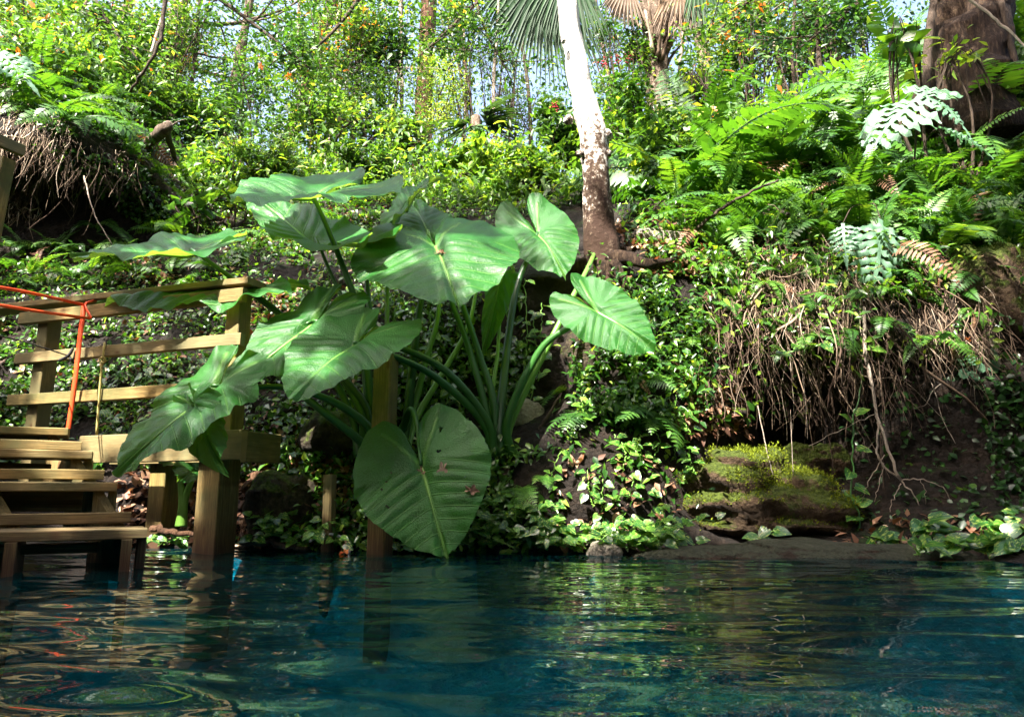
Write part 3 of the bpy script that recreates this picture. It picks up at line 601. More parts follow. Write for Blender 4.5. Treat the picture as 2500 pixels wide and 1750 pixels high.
# ------------------------------------------------------------------ rocks
def rock(name, c, rad, mat, label, seed=0, amp=.22, strata=0., flat=.0, sub=42, cat='rock', carve=None):
    V = []; nu, nv = sub*2, sub
    for j in range(nv+1):
        for i in range(nu):
            t = math.pi*j/nv; a = 2*math.pi*i/nu
            d = Vector((math.sin(t)*math.cos(a), math.sin(t)*math.sin(a), math.cos(t)))
            e = Vector([math.copysign(abs(x)**.86, x) for x in d])
            p = Vector((e.x*rad[0], e.y*rad[1], e.z*rad[2]))
            sp = p*(1.6/max(rad))+Vector((seed*7.1, seed*3.3, 0))
            k = 1+amp*nz(sp)+amp*.5*nz(sp*2.3)+amp*.28*nz(sp*5.1)+amp*.16*nz(sp*11)
            p = p*k
            if strata:
                zz = p.z/rad[2]+.25*nz(sp*1.2); st_ = abs(((zz*2.2) % 1)-.5)*2
                p.x *= 1-strata*(1-st_)**3; p.y *= 1-strata*(1-st_)**3
            if carve: p = carve(p)
            V.append(Vector(c)+p)
    q_ = [(j*nu+i, (j+1)*nu+i, (j+1)*nu+(i+1) % nu, j*nu+(i+1) % nu) for j in range(nv) for i in range(nu)]
    return tag(MB().add([tuple(v) for v in V], [np.array(q_)]).build(name, mat), label, cat)
def cv(p):                              # hollow under the boulder's front
    if p.z < -.12: p.y += .34*min(1, (-.12-p.z)/.12)*max(0, 1-((p.x-.05)/.42)**4)
    return p
rock('mossy_boulder', P(1800, 1232, 4.18), (.58, .38, .29), M['mossrock'], 'large boulder with bright green moss on top beside the dark hollow', 1.2, .34, .16, carve=cv)
rock('boulder', P(1985, 1150, 4.40), (.24, .2, .17), M['mossrock'], 'brown pitted rock lump on the mossy boulder, right shoulder', 3.2, .3, .12)
rock('flat_rock', Vector((P(1990, 1378, 3.5).x, 3.52, -.035)), (.80, .26, .105), M['lowrock'], 'long low wet rock breaking the water surface', 2.1, .26, .05, sub=56)
rock('limestone_block', P(1475, 1356, 3.52), (.085, .07, .065), M['paleroc'], 'small pale limestone block at the waterline among variegated leaves', 4.4, .2, .05, sub=18)
rock('boulder', P(690, 1240, 3.95), (.20, .16, .20), M['rock'], 'round dark mossy rock behind the landing post', 5.5, .2, 0, sub=26)
rock('boulder', P(820, 1060, 4.05), (.20, .14, .13), M['rock'], 'mossy rock under the elephant ear stalks', 6.5, .25, 0, sub=26)
rock('boulder', P(1440, 870, 4.18), (.16, .13, .16), M['rock'], 'mossy rock below the sunlit heart leaf', 7.7, .25, .05, sub=26)
rock('pale_rock', P(1600, 590, 4.72), (.20, .16, .07), M['paleroc'], 'sunlit pale rock at the foot of the white tree', 8.8, .25, .05, sub=26)
rock('pale_rock', P(1292, 1035, 4.05), (.085, .06, .12), M['paleroc'], 'pale sunlit stone in the bank below the white tree', 9.9, .3, 0, sub=20)
rock('pale_rock', P(1790, 1010, 4.20), (.08, .06, .035), M['rock'], 'grey crumbly stone above the mossy boulder', 10.9, .35, 0, sub=20)
rock('ledge_rock', P(2430, 740, 4.25), (.32, .25, .40), M['mossrock'], 'moss-covered rock face below the big dark trunk', 11.3, .25, .08, sub=30)

# ------------------------------------------------------------------ sun flecks: gaps in the overhead canopy where the photo shows sun
flecks = [(1430, 300, 4.35, .22), (1415, 220, 4.35, .22), (1400, 140, 4.35, .22), (1390, 60, 4.35, .22), (1380, 0, 4.35, .22), (1375, -70, 4.35, .25), (1455, 380, 4.35, .10),
          (1545, 775, 3.55, .20), (1490, 790, 3.5, .09), (1590, 800, 3.4, .10), (1395, 565, 4.2, .19), (1370, 500, 4.3, .10), (900, 560, 3.6, .075), (960, 585, 3.6, .03), (1180, 560, 3.6, .03),
          (60, 290, 5.4, .28), (130, 330, 5.4, .2), (60, 480, 5.6, .2), (150, 960, 3.9, .12), (60, 975, 4.0, .10), (250, 950, 3.8, .05), (250, 1130, 3.4, .10), (340, 1330, 3.0, .035), (60, 1040, 3.3, .10), (150, 1110, 3.2, .08), (200, 1300, 2.9, .05), (250, 1085, 3.7, .06),
          (160, 800, 4.0, .06), (80, 860, 4.0, .08), (560, 1000, 3.6, .04), (660, 745, 5.2, .16), (600, 760, 5.2, .14), (300, 480, 6.0, .1), (330, 500, 6., .1), (1600, 570, 4.7, .18), (1660, 500, 5.0, .15), (1292, 1030, 4.0, .09), (1425, 985, 3.95, .07), (1520, 1020, 3.95, .10), (1560, 900, 4.1, .12), (1480, 1110, 3.85, .12), (1500, 1250, 3.7, .07), (1450, 1320, 3.6, .05), (1560, 1330, 3.6, .04),
          (1800, 1110, 4.1, .16), (1900, 1150, 4.1, .10), (1760, 1180, 4.0, .10), (1930, 780, 4.3, .10), (1900, 850, 4.3, .08), (2300, 830, 4.2, .12), (2350, 240, 4.6, .2), (2160, 620, 4.1, .09), (2440, 1330, 3.5, .10), (1700, 640, 4.5, .12), (1950, 500, 5.0, .15), (2100, 420, 5.0, .12), (2240, 480, 4.9, .1), (1750, 560, 4.8, .12), (2000, 250, 6.2, .25), (1850, 330, 6.0, .25),
          (700, 470, 3.9, .10), (620, 485, 4.2, .16), (560, 480, 4.6, .2), (500, 510, 4.6, .15), (850, 430, 3.9, .05), (780, 880, 3.3, .05), (660, 780, 3.5, .06), (1010, 880, 3.9, .05), (1160, 760, 3.95, .05), (200, 200, 6.5, .5), (100, 100, 7, .5), (350, 300, 6.5, .3), (1100, 440, 6.8, .5), (1250, 430, 6.5, .4), (900, 440, 7, .3), (800, 600, 5.6, .14), (900, 680, 5.0, .1), (600, 620, 5.9, .14), (1500, 1180, 3.8, .1), (1840, 1060, 4.2, .08), (720, 1050, 4.1, .09)]
fr_r = np.random.default_rng(3)
for x0, x1, y0, y1, n_, rm in ((1650, 2500, 180, 560, 50, .12), (-50, 450, 60, 330, 16, .3), (430, 1000, 430, 620, 34, .16), (1500, 1700, 420, 600, 8, .12), (0, 560, 640, 900, 40, .10), (560, 1000, 600, 900, 18, .09), (1700, 2450, 620, 860, 22, .07), (1350, 1660, 820, 1200, 20, .09), (1700, 2050, 1050, 1250, 6, .08), (600, 900, 900, 1250, 8, .07)):
    for _ in range(n_):
        a_, b_ = fr_r.uniform(x0, x1), fr_r.uniform(y0, y1); h = hit(a_, b_)
        if h: flecks.append((a_, b_, h[0].y-.12, fr_r.uniform(.4, 1)*rm))
FP = np.array([tuple(P(a, b, y)) for a, b, y, r in flecks]); FR = np.array([r for *_, r in flecks]); SD = np.array(SUN)
e1_ = SUN.cross(Vector((0, 0, 1))).normalized(); e2_ = SUN.cross(e1_); E1, E2, E3 = (np.array([e1_[k], e2_[k]]) for k in range(3)); F2 = FP[:, :1]*E1+FP[:, 1:2]*E2+FP[:, 2:3]*E3
def sungap(pos, extra=0.0):             # True where a leaf would stand in one of those gaps
    pos = np.asarray(pos); bad = np.zeros(len(pos), bool); c = (pos[:, :1]*E1+pos[:, 1:2]*E2+pos[:, 2:3]*E3)
    for f, r in zip(F2, FR): bad |= (c[:, 0]-f[0])**2+(c[:, 1]-f[1])**2 < (r+extra)**2
    return bad

# ------------------------------------------------------------------ trees, shrubs
ORD = ('first', 'second', 'third', 'fourth', 'fifth', 'sixth', 'seventh', 'eighth', 'ninth', 'tenth', 'eleventh', 'twelfth', 'thirteenth', 'fourteenth', 'fifteenth', 'sixteenth', 'seventeenth', 'eighteenth', 'nineteenth', 'twentieth')
def limb_path(p0, d, L, n=7, wig=.25, up=.05):
    p = [Vector(p0)]; d = Vector(d).normalized()
    for i in range(n):
        d = (d+Vector(rng.normal(0, wig, 3))*.5+Vector((0, 0, up))).normalized(); p.append(p[-1]+d*(L/n))
    return p
def leaves_on(mb, pts, n, spread, size, wr, up=.35, T=LEAF2, gaps=False, tint=(.45, .25), droop=-.1):
    pts = np.array([tuple(p) for p in pts]); i = rng.integers(0, len(pts), n)
    pos = pts[i]+rng.normal(0, spread, (n, 3))*np.array([1, 1, .7])
    if gaps: pos = pos[~sungap(pos, size*.7)]
    N = len(pos); d = rdirs(N); d[:, 2] = d[:, 2]*.5+droop; nn = rdirs(N)*.8; nn[:, 2] += up*2.2
    cloud(mb, pos, d, nn, size*rng.uniform(.55, 1.25, N), wr*rng.uniform(.8, 1.2, N), np.clip(rng.normal(*tint, N)+np.array([.55*nz(Vector(p)*1.6) for p in pos]) if N else 0, 0, .96), T)
def crown(parent, starts, limbL, nl, nleaf, size, wr, mat, bark, r0, spread=.28, gaps=False, dirs=None, up=.05, T=LEAF2, tint=(.45, .25), sub=3, hor=.6):
    ends_ = []
    for k in range(nl):
        bm_ = MB()
        p0 = Vector(starts[k % len(starts)]); d = dirs[k % len(dirs)] if dirs is not None else (rng.normal(), rng.normal(), hor*rng.random())
        L = limbL*rng.uniform(.7, 1.2); pa = limb_path(p0, d, L, up=up)
        for _ in range(14):
            if not gaps or not sungap([tuple(v) for v in pa], r0).any(): break
            d = (rng.normal(), rng.normal(), hor*rng.random()); pa = limb_path(p0, d, L, up=up)
        tube(bm_, pa, [r0, r0*.3], 5, .5); ends_ += pa[3:]
        for s_ in range(sub):
            q0 = pa[rng.integers(2, 7)]; dd = Vector(d).normalized()+Vector(rng.normal(0, .7, 3)); pb = limb_path(q0, dd, L*rng.uniform(.35, .6), 5, up=up)
            if not gaps or not sungap([tuple(v) for v in pb]).any(): tube(bm_, pb, [r0*.4, r0*.12], 4, .5)
            ends_ += pb[1:]
        bm_.build('limb', bark, parent)
    lm = MB(); leaves_on(lm, ends_, nleaf, spread, size, wr, gaps=gaps, T=T, tint=tint); lm.build('crown', mat, parent)
    return ends_
def trunk(parent, pts, rad, bark, sides=12, n=26, wob=.16, name='trunk'):
    mb = MB(); tube(mb, bez(pts, n), rad, sides, 0, wob); return mb.build(name, bark, parent)
# the leaning white tree
tb0 = P(1478, 650, 4.42); wt = empty('leaning_tree', tb0, 'leaning white-barked tree with flared roots behind the elephant ears', 'tree')
mb = MB(); tp = bez([P(1490, 735, 4.42), P(1476, 640, 4.42), P(1464, 560, 4.40), P(1457, 470, 4.37), P(1452, 390, 4.35), P(1446, 325, 4.35), P(1426, 250, 4.33), P(1408, 160, 4.32), P(1392, 60, 4.30), P(1380, -60, 4.3), P(1368, -250, 4.3), Vector((.15, 4.3, 6.6)), Vector((-.1, 4.4, 7.6))], 90)
tube(mb, tp, [.19, .135, .100, .091, .091, .098, .088, .078, .072, .07, .068, .06, .05, .04], 28, 0, .18); mb.build('trunk', M['lichen'], wt)
for pts, r in (([P(1480, 640, 4.36), P(1530, 632, 4.30), P(1590, 645, 4.26), P(1650, 632, 4.36)], (.07, .045, .03, .012)), ([P(1470, 650, 4.34), P(1450, 700, 4.28), P(1420, 790, 4.26), P(1400, 900, 4.28)], (.07, .055, .04, .02)),
               ([P(1490, 650, 4.33), P(1520, 710, 4.26), P(1535, 790, 4.22)], (.07, .05, .025)), ([P(1460, 640, 4.4), P(1400, 655, 4.38), P(1330, 680, 4.38), P(1270, 720, 4.36)], (.06, .04, .028, .015)), ([P(1490, 620, 4.5), P(1560, 610, 4.6), P(1640, 612, 4.7)], (.06, .035, .015))):
    trunk(wt, pts, r, M['darkbark'], 12, 24, .5, 'root')
for c_, r in ((P(1388, 292, 4.30), .032), (P(1480, 330, 4.33), .040), (P(1416, 376, 4.3), .026), (P(1484, 375, 4.33), .026), (P(1376, 100, 4.22), .018)):
    mb = MB(); ph = np.linspace(0, math.pi, 9); V = []
    for t in ph:
        for k in range(12):
            a = k*math.pi/6; d = Vector((math.sin(t)*math.cos(a), math.sin(t)*math.sin(a), math.cos(t))); V.append(tuple(c_+d*r*(1+.5*nz(d*3+c_*20))))
    mb.add(V, [np.array([(j*12+i, (j+1)*12+i, (j+1)*12+(i+1) % 12, j*12+(i+1) % 12) for j in range(8) for i in range(12)])]); mb.build('burl', M['lichen'], wt)
crown(wt, [tp[-1], tp[-8], tp[-14]], 1.9, 10, 3500, .085, .4, M['oak'], M['bark'], .03, .3, gaps=True)
# unseen rim trees added above the frame so their crowns block sun
for k, (bx, by, cx, cy, cz, cr, nl) in enumerate(((-7.4, -3.0, -4.2, -2.3, 7.6, 2.2, 13000), (-6.8, -4.4, -1.9, -1.6, 8.2, 2.2, 13000), (3.4, -7.6, .9, -1.0, 8.4, 2.2, 13000), (-8.2, 1.2, -3.0, 1.0, 7.8, 2.0, 11000), (7.6, -1.8, 2.6, .9, 8.2, 1.9, 11000), (-7.8, 2.6, -5.0, 2.4, 7.6, 1.7, 8000), (-5.6, -6.4, -4.2, -4.6, 7.8, 2.0, 10000), (0, -8.4, -1.0, -4.3, 8.2, 2.0, 10000), (5.0, -6.2, 2.2, -3.4, 8.3, 2.0, 10000))):
    b0 = Vector((bx, by, 3.2)); c0 = Vector((cx, cy, cz))
    tr_ = empty('added_shade_tree', b0, ('tall tree on the rim left of the pool', 'tall tree on the rim behind the viewer', 'tree on the rim behind the right bank', 'tree leaning over the stairs from the rim', 'tree leaning over the right bank from the rim', 'tree above the far end of the stairs', 'bushy tree on the rim behind the left of the pool', 'bushy tree on the rim straight behind the viewer', 'bushy tree on the rim behind the right of the pool')[k]+', added unseen for shade', 'tree', 'added shade trees above the frame')
    tp_ = bez([b0, b0.lerp(c0, .25)+Vector((0, 0, 2.0)), b0.lerp(c0, .65)+Vector((0, 0, 1.0)), c0], 20); mb = MB(); tube(mb, tp_, [.2, .15, .1, .06], 10, 0, .15); mb.build('trunk', M['bark'], tr_)
    crown(tr_, [tp_[-1], tp_[-3], tp_[-5]], cr*1.05, 16, int(nl*1.3), .19, .55, M['oak'], M['bark'], .03, .38, gaps=True, up=0, hor=.3)
    if k in (0, 1):                     # unseen leaf clumps added to keep sun off the shallows
        sp_ = MB(); cs = [Vector(c)+SUN*9.2 for c in (((-2.31, 3.91, -.62), (-2.05, 3.96, -.38), (-1.76, 3.81, -.68), (-1.80, 3.98, -.16), (-1.16, 3.62, -.67), (-1.08, 3.66, -.48)) if k == 0 else ((1.88, 3.3, -.22), (1.95, 3.27, -.22)))]
        leaves_on(sp_, cs, 90*len(cs), .10, .17, .55, gaps=True); sp_.build('added_shade_leaves', M['oak'], tr_)
        if k == 0:
            keep_ = rng.bit_generator.state; sp_ = MB(); leaves_on(sp_, [P(600, y_, 3.68)+SUN*9.0 for y_ in (1500, 1540, 1580, 1620)], 420, .08, .17, .55, gaps=False); sp_.build('added_shade_leaves', M['oak'], tr_); rng.bit_generator.state = keep_
# unseen leaf ring added behind and beside the viewer to block skylight
mb = MB(); N = 22000; a_ = rng.uniform(math.pi*.98, math.pi*2.02, N); rr_ = rng.uniform(8.5, 12, N)
pos = np.stack([rr_*np.cos(a_)*1.05, rr_*np.sin(a_)*.95+1.0, 3.5+8.5*rng.random(N)**1.1], 1); pos = pos[~sungap(pos, .25)]; N = len(pos)
cloud(mb, pos, rdirs(N)-np.array([0, 0, .3]), rdirs(N)+np.array([0, 0, .4]), .34*rng.uniform(.6, 1.3, N), .6, np.clip(rng.normal(.4, .2, N), 0, 1))
tag(mb.build('sky_blocker_foliage', M['oak']), 'unseen leaf ring added round the near rim to block skylight', 'foliage', None, 'stuff')
# background trees with trunks in view
def bgtree(px, py_base, Yd, dpx, lean, label, nleaf, mat, bark, low=0, name='tree', size=.10, limb=2.0):
    b0 = P(px, py_base, Yd); b0.z = gz(b0.x, b0.y)-.1; H = P(px, -350, Yd).z-b0.z
    t_ = empty(name, b0, label, 'tree', 'trees beyond the bank')
    r = wid(dpx, Yd)/2; top_ = b0+Vector((lean*H, .2, H))
    pts = bez([b0, b0.lerp(top_, .3)+Vector((rng.normal(0, .08), 0, 0)), b0.lerp(top_, .6)+Vector((rng.normal(0, .1), 0, 0)), top_], 24)
    mb = MB(); tube(mb, pts, [r*1.5, r*1.05, r, r*.9, r*.7], 12, 0, .2); mb.build('trunk', bark, t_)
    st_ = [pts[-1], pts[-3], pts[-6]]+([pts[low_] for low_ in (10, 13, 16)] if low else [])
    crown(t_, st_, limb, 10 if not low else 14, nleaf, size, .42, mat, bark, r*.3, .33, hor=.5)
bgtree(395, 330, 11, 52, -.02, 'thick blurred grey-brown trunk behind the left ferns', 2600, M['bush'], M['bark'], 1)
bgtree(535, 330, 10.5, 22, .05, 'slim dark trunk left of the sky gap', 2600, M['bush'], M['bark'], 1)
bgtree(640, 330, 13, 34, .28, 'brown tree leaning right across the sky gap', 2400, M['dark'], M['redbark'], 1)
bgtree(1030, 400, 12.5, 44, .02, 'reddish brown trunk standing in the middle of the background', 2600, M['bush'], M['redbark'], 0)
bgtree(1738, 330, 11, 32, -.01, 'straight pale brown trunk right of the palm', 1600, M['bush'], M['bark'], 0)
bgtree(1905, 300, 10, 16, .02, 'thin pale trunk rising from the right-hand ferns', 2200, M['bush'], M['twig'], 1)
bgtree(1960, 300, 8.6, 9, .03, 'thin dark sapling trunk forking among the right-hand ferns', 1500, M['bush'], M['darktwig'], 1, size=.085, limb=1.3)
bgtree(2022, 300, 8.8, 12, .03, 'dark slender trunk left of the big dark trunk', 1800, M['bush'], M['darktwig'], 1, size=.09, limb=1.4)
bgtree(790, 420, 10, 12, .04, 'slender pale stem behind the arching shrub', 1800, M['bush'], M['twig'], 1, size=.09, limb=1.5)
bgtree(975, 400, 10.5, 10, -.03, 'thin whitish sapling leaning left in the sunny gap', 1200, M['lime'], M['twig'], 1, size=.09, limb=1.3)
bgtree(1215, 420, 9, 9, -.03, 'thin sunlit white stem in the bright gap', 700, M['lime'], M['twig'], 0, size=.09, limb=1.3)
bgtree(240, 300, 12, 26, .06, 'mossy trunk half hidden behind the left fern bank', 2600, M['bush'], M['bark'], 1)
for k, (px, Yd, dp, ln) in enumerate(((130, 9.5, 9, .05), (300, 9, 8, .08), (470, 10, 8, -.03), (590, 12, 12, -.05), (700, 11, 9, .03), (850, 12, 14, .02), (930, 11, 8, .05), (1110, 12, 9, .02), (1300, 12, 10, -.02), (1470, 12, 12, .03), (1680, 10, 9, .02), (1830, 11, 10, -.04), (2120, 10, 10, .03), (2190, 9, 8, -.05))):
    bgtree(px, 400, Yd, dp, ln, '%s slender background stem counted from the left edge' % ORD[k], 500, M['bush'], M[('bark', 'twig', 'darktwig')[k % 3]], 0, 'slender_tree', .10, 1.5)
# big dark trunk at the right edge
b0 = P(2375, 300, 5.4); b0.z -= .3; t_ = empty('big_tree', b0, 'massive dark trunk with vines at the top right corner', 'tree')
mb = MB(); tube(mb, bez([b0, P(2362, 200, 5.45), P(2372, 60, 5.5), P(2385, -120, 5.5), P(2380, -500, 5.6), P(2375, -1300, 5.7)], 30), [.46, .34, .30, .29, .28, .24], 24, 0, .34); mb.build('trunk', M['darkbark'], t_)
for pts, r in (([P(2280, 0, 5.35), P(2265, 120, 5.3), P(2262, 250, 5.2)], (.03, .035, .03)), ([P(2440, -20, 5.2), P(2470, 120, 5.15), P(2500, 220, 5.1)], (.02, .025, .02))): trunk(t_, pts, r, M['darktwig'], 8, 14, .2, 'creeper_stem')
crown(t_, [P(2375, -1300, 5.7)], 2.2, 8, 2500, .11, .45, M['bush'], M['redbark'], .05, .35, gaps=True)
# shrubs and saplings filling the crest
def shrub(px, py, Yd, hw, hh_, n, mat, label, size=.075, wr=.42, name='shrub', T=LEAF2, bark='darktwig', tint=(.45, .25), grp='shrubs along the crest', stems=6, spread=.55):
    c = P(px, py, Yd); hx = wid(hw, Yd); hz = wid(hh_, Yd); b0 = Vector((c.x+rng.normal(0, hx*.2), Yd, 0)); b0.z = min(gz(b0.x, Yd), c.z-.3*hz)
    t_ = empty(name, b0, label, 'shrub', grp); pts_ = []
    for k in range(stems):
        bm_ = MB()
        a = rng.uniform(0, 6.28); rr_ = math.sqrt(rng.random()); e = c+Vector((hx*rr_*math.cos(a), hx*.7*rng.normal(0, .6), hz*rr_*math.sin(a)))
        mid_ = b0.lerp(e, .5)+Vector((rng.normal(0, .12), rng.normal(0, .1), .1)); pa = bez([b0, mid_, e], 9); tube(bm_, pa, [.006+.0016*Yd, .004], 5, .5); pts_ += list(pa[4:])
        for s_ in range(5):
            a = rng.uniform(0, 6.28); rr_ = math.sqrt(rng.random()); e2 = c+Vector((hx*rr_*math.cos(a), hx*.7*rng.normal(0, .7), hz*rr_*math.sin(a))); e2 = Vector(pa[5]).lerp(e2, .8)
            pb = bez([pa[rng.integers(3, 7)], Vector(pa[6]).lerp(e2, .5)+Vector((0, 0, .06)), e2], 7); tube(bm_, pb, [.006, .003], 4, .5); pts_ += list(pb[2:])
        bm_.build('stem', M[bark], t_)
    lm = MB(); leaves_on(lm, pts_, n, min(hx, hz)*spread*.35, size, wr, T=T, tint=tint); lm.build('foliage', mat, t_)
    return t_
B, D, Lm = M['bush'], M['dark'], M['lime']
for row in (
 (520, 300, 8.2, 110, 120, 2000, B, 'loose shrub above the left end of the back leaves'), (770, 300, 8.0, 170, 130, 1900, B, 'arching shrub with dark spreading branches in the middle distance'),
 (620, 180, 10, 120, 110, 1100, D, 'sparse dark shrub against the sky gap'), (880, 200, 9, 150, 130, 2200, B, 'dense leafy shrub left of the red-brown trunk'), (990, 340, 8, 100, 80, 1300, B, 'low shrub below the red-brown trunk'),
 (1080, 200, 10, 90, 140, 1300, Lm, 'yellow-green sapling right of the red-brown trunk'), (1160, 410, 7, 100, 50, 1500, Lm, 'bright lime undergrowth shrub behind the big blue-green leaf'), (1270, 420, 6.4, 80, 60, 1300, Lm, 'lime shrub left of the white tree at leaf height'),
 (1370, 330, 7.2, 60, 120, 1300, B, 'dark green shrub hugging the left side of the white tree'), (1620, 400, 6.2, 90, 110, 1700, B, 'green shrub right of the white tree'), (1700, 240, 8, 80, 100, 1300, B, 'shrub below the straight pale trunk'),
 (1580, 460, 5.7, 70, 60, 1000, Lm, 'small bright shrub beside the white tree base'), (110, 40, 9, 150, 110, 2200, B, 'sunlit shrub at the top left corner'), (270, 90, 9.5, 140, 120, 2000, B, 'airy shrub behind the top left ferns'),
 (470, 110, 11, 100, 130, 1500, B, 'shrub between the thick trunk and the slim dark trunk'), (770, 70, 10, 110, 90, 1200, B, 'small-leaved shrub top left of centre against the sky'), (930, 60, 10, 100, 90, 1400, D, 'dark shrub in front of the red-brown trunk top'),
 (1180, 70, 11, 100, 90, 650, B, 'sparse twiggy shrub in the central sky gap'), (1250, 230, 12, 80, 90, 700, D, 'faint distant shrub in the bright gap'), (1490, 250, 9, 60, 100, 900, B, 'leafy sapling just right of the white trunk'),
 (1800, 130, 10, 100, 140, 1700, B, 'tall shrub between pale trunk and right-hand ferns'), (1930, 90, 10, 100, 110, 1700, B, 'shrub above the right-hand ferns'), (2060, 60, 9, 90, 90, 1300, B, 'shrub left of the top right sky gap'),
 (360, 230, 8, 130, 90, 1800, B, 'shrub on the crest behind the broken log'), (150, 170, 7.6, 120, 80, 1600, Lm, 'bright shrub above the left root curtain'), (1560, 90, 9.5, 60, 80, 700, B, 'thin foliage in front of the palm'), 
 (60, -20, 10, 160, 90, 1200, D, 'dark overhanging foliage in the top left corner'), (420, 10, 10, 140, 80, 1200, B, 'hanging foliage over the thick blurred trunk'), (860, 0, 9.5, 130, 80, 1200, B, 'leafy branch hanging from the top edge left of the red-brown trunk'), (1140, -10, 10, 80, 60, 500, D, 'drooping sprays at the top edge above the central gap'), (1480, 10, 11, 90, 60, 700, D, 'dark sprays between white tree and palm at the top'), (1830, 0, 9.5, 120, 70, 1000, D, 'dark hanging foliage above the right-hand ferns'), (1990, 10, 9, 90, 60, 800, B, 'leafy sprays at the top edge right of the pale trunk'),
 (2480, 260, 5.2, 60, 70, 700, B, 'shrub at the right edge below the massive trunk'), (680, 400, 7.2, 110, 45, 1300, B, 'low shrub behind the highest heart leaf'), (880, 410, 7.2, 110, 40, 1300, B, 'low dense shrub between the back leaves')):
    row = list(row); z_ = rng.uniform(.72, 1.35); row[3] = int(row[3]*1.2); row[5] = int(row[5]*1.9/z_**1.5); shrub(*row, size=.075*z_, wr=rng.uniform(.3, .55))
# leafy limbs hanging into the picture from crowns above
for k, (pts, mt, lab) in enumerate((([(430, -80, 8), (620, 60, 8), (760, 170, 7.8)], D, 'dark leafy limb slanting down right across the left sky gap'), ([(930, -80, 8.5), (820, 70, 8.3), (690, 180, 8)], B, 'leafy limb slanting down left from the top edge left of centre'), ([(1260, -80, 9), (1120, 50, 8.8), (1010, 150, 8.6)], B, 'leafy limb reaching left from above the central sky gap'), ([(1140, -80, 9.2), (1180, 60, 9.1), (1235, 170, 9)], D, 'thin drooping limb in the central sky gap'), ([(190, -80, 7.5), (260, 50, 7.4), (340, 150, 7.3)], B, 'leafy limb hanging over the left ferns'), ([(1910, -80, 8), (1800, 30, 8), (1700, 130, 7.8)], B, 'leafy limb above the berry shrub reaching left'), ([(2170, -60, 7), (2050, 40, 7), (1950, 120, 7)], D, 'dark leafy limb beside the massive trunk'))):
    p = bez([P(*q_) for q_ in pts], 12); e = empty('leafy_limb', Vector(p[0]), lab, 'branch', 'limbs hanging from above'); mb = MB(); tube(mb, p, [.035, .022, .008], 7, .5, .2); mb.build('limb', M['darktwig'], e); pp = list(p[4:])
    for j in range(9):
        q0 = Vector(p[rng.integers(2, 11)]); pb = limb_path(q0, (rng.normal(0, 1), rng.normal(0, .5), rng.normal(-.2, .5)), rng.uniform(.4, .9), 6); mb = MB(); tube(mb, pb, [.010, .003], 5, .5); mb.build('twig', M['darktwig'], e); pp += pb[1:]
    lm = MB(); leaves_on(lm, pp, 750, .10, .085, .42, T=LEAF4, tint=(.4, .25)); lm.build('foliage', mt, e)
# shrub with red berries
t_ = shrub(1550, 300, 6.3, 95, 150, 2600, M['ivy'], 'glossy shrub with dark red berry clusters right of the white trunk', .085, .36, 'berry_shrub', LEAF4, stems=8)
for px, py in ((1476, 152), (1510, 150), (1538, 143), (1355, 260)):
    c = P(px, py, 6.0); mb = MB()
    for k in range(16):
        p = np.array(c)+rng.normal(0, .022, 3); r = .010
        mb.add(p+r*np.array([(1, 0, 0), (-1, 0, 0), (0, 1, 0), (0, -1, 0), (0, 0, 1), (0, 0, -1)]), [np.array([(0, 2, 4), (2, 1, 4), (1, 3, 4), (3, 0, 4), (2, 0, 5), (1, 2, 5), (3, 1, 5), (0, 3, 5)])], rng.random())
    mb.build('berry_cluster', M['berry'], t_)
# saplings with larger leaves
for row in ((575, 480, 6.2, 90, 50, 120, Lm, 'yellow-green sapling sprays beside the highest heart leaf', .11, .5), (480, 530, 6.1, 60, 40, 40, M['ivy'], 'broad-leaved seedling left of the back leaves', .13, .7), (560, 370, 7.3, 60, 60, 50, Lm, 'upright seedling with lime leaves above the fern slope', .12, .45),
            (1210, 370, 7.4, 70, 60, 60, Lm, 'sunlit large-leaved seedling in the bright gap', .16, .45), (2215, 60, 5.0, 60, 70, 40, M['ivy'], 'broad-leaved vine hanging beside the massive trunk', .17, .55), (2330, 110, 4.9, 60, 60, 60, Lm, 'lime leafy shoot in front of the massive trunk', .10, .35),
            (1700, 190, 7.2, 60, 60, 22, M['ivy'], 'branch of broad green leaves left of the fern bank', .13, .6), (1120, 440, 6.9, 60, 50, 40, M['ivy'], 'broad-leaved plant behind the big blue-green leaf', .17, .5), (1600, 520, 4.9, 40, 30, 26, M['ivy'], 'small leafy plant over the sunlit pale rock', .13, .4)):
    px, py, Yd, hw, hh_, n, mt, lab, sz, wr = row
    shrub(px, py, Yd, hw, hh_, n, mt, lab, sz, wr, 'seedling', LEAF4, grp='seedlings on the slope', stems=4, spread=.9, tint=(.6, .2))

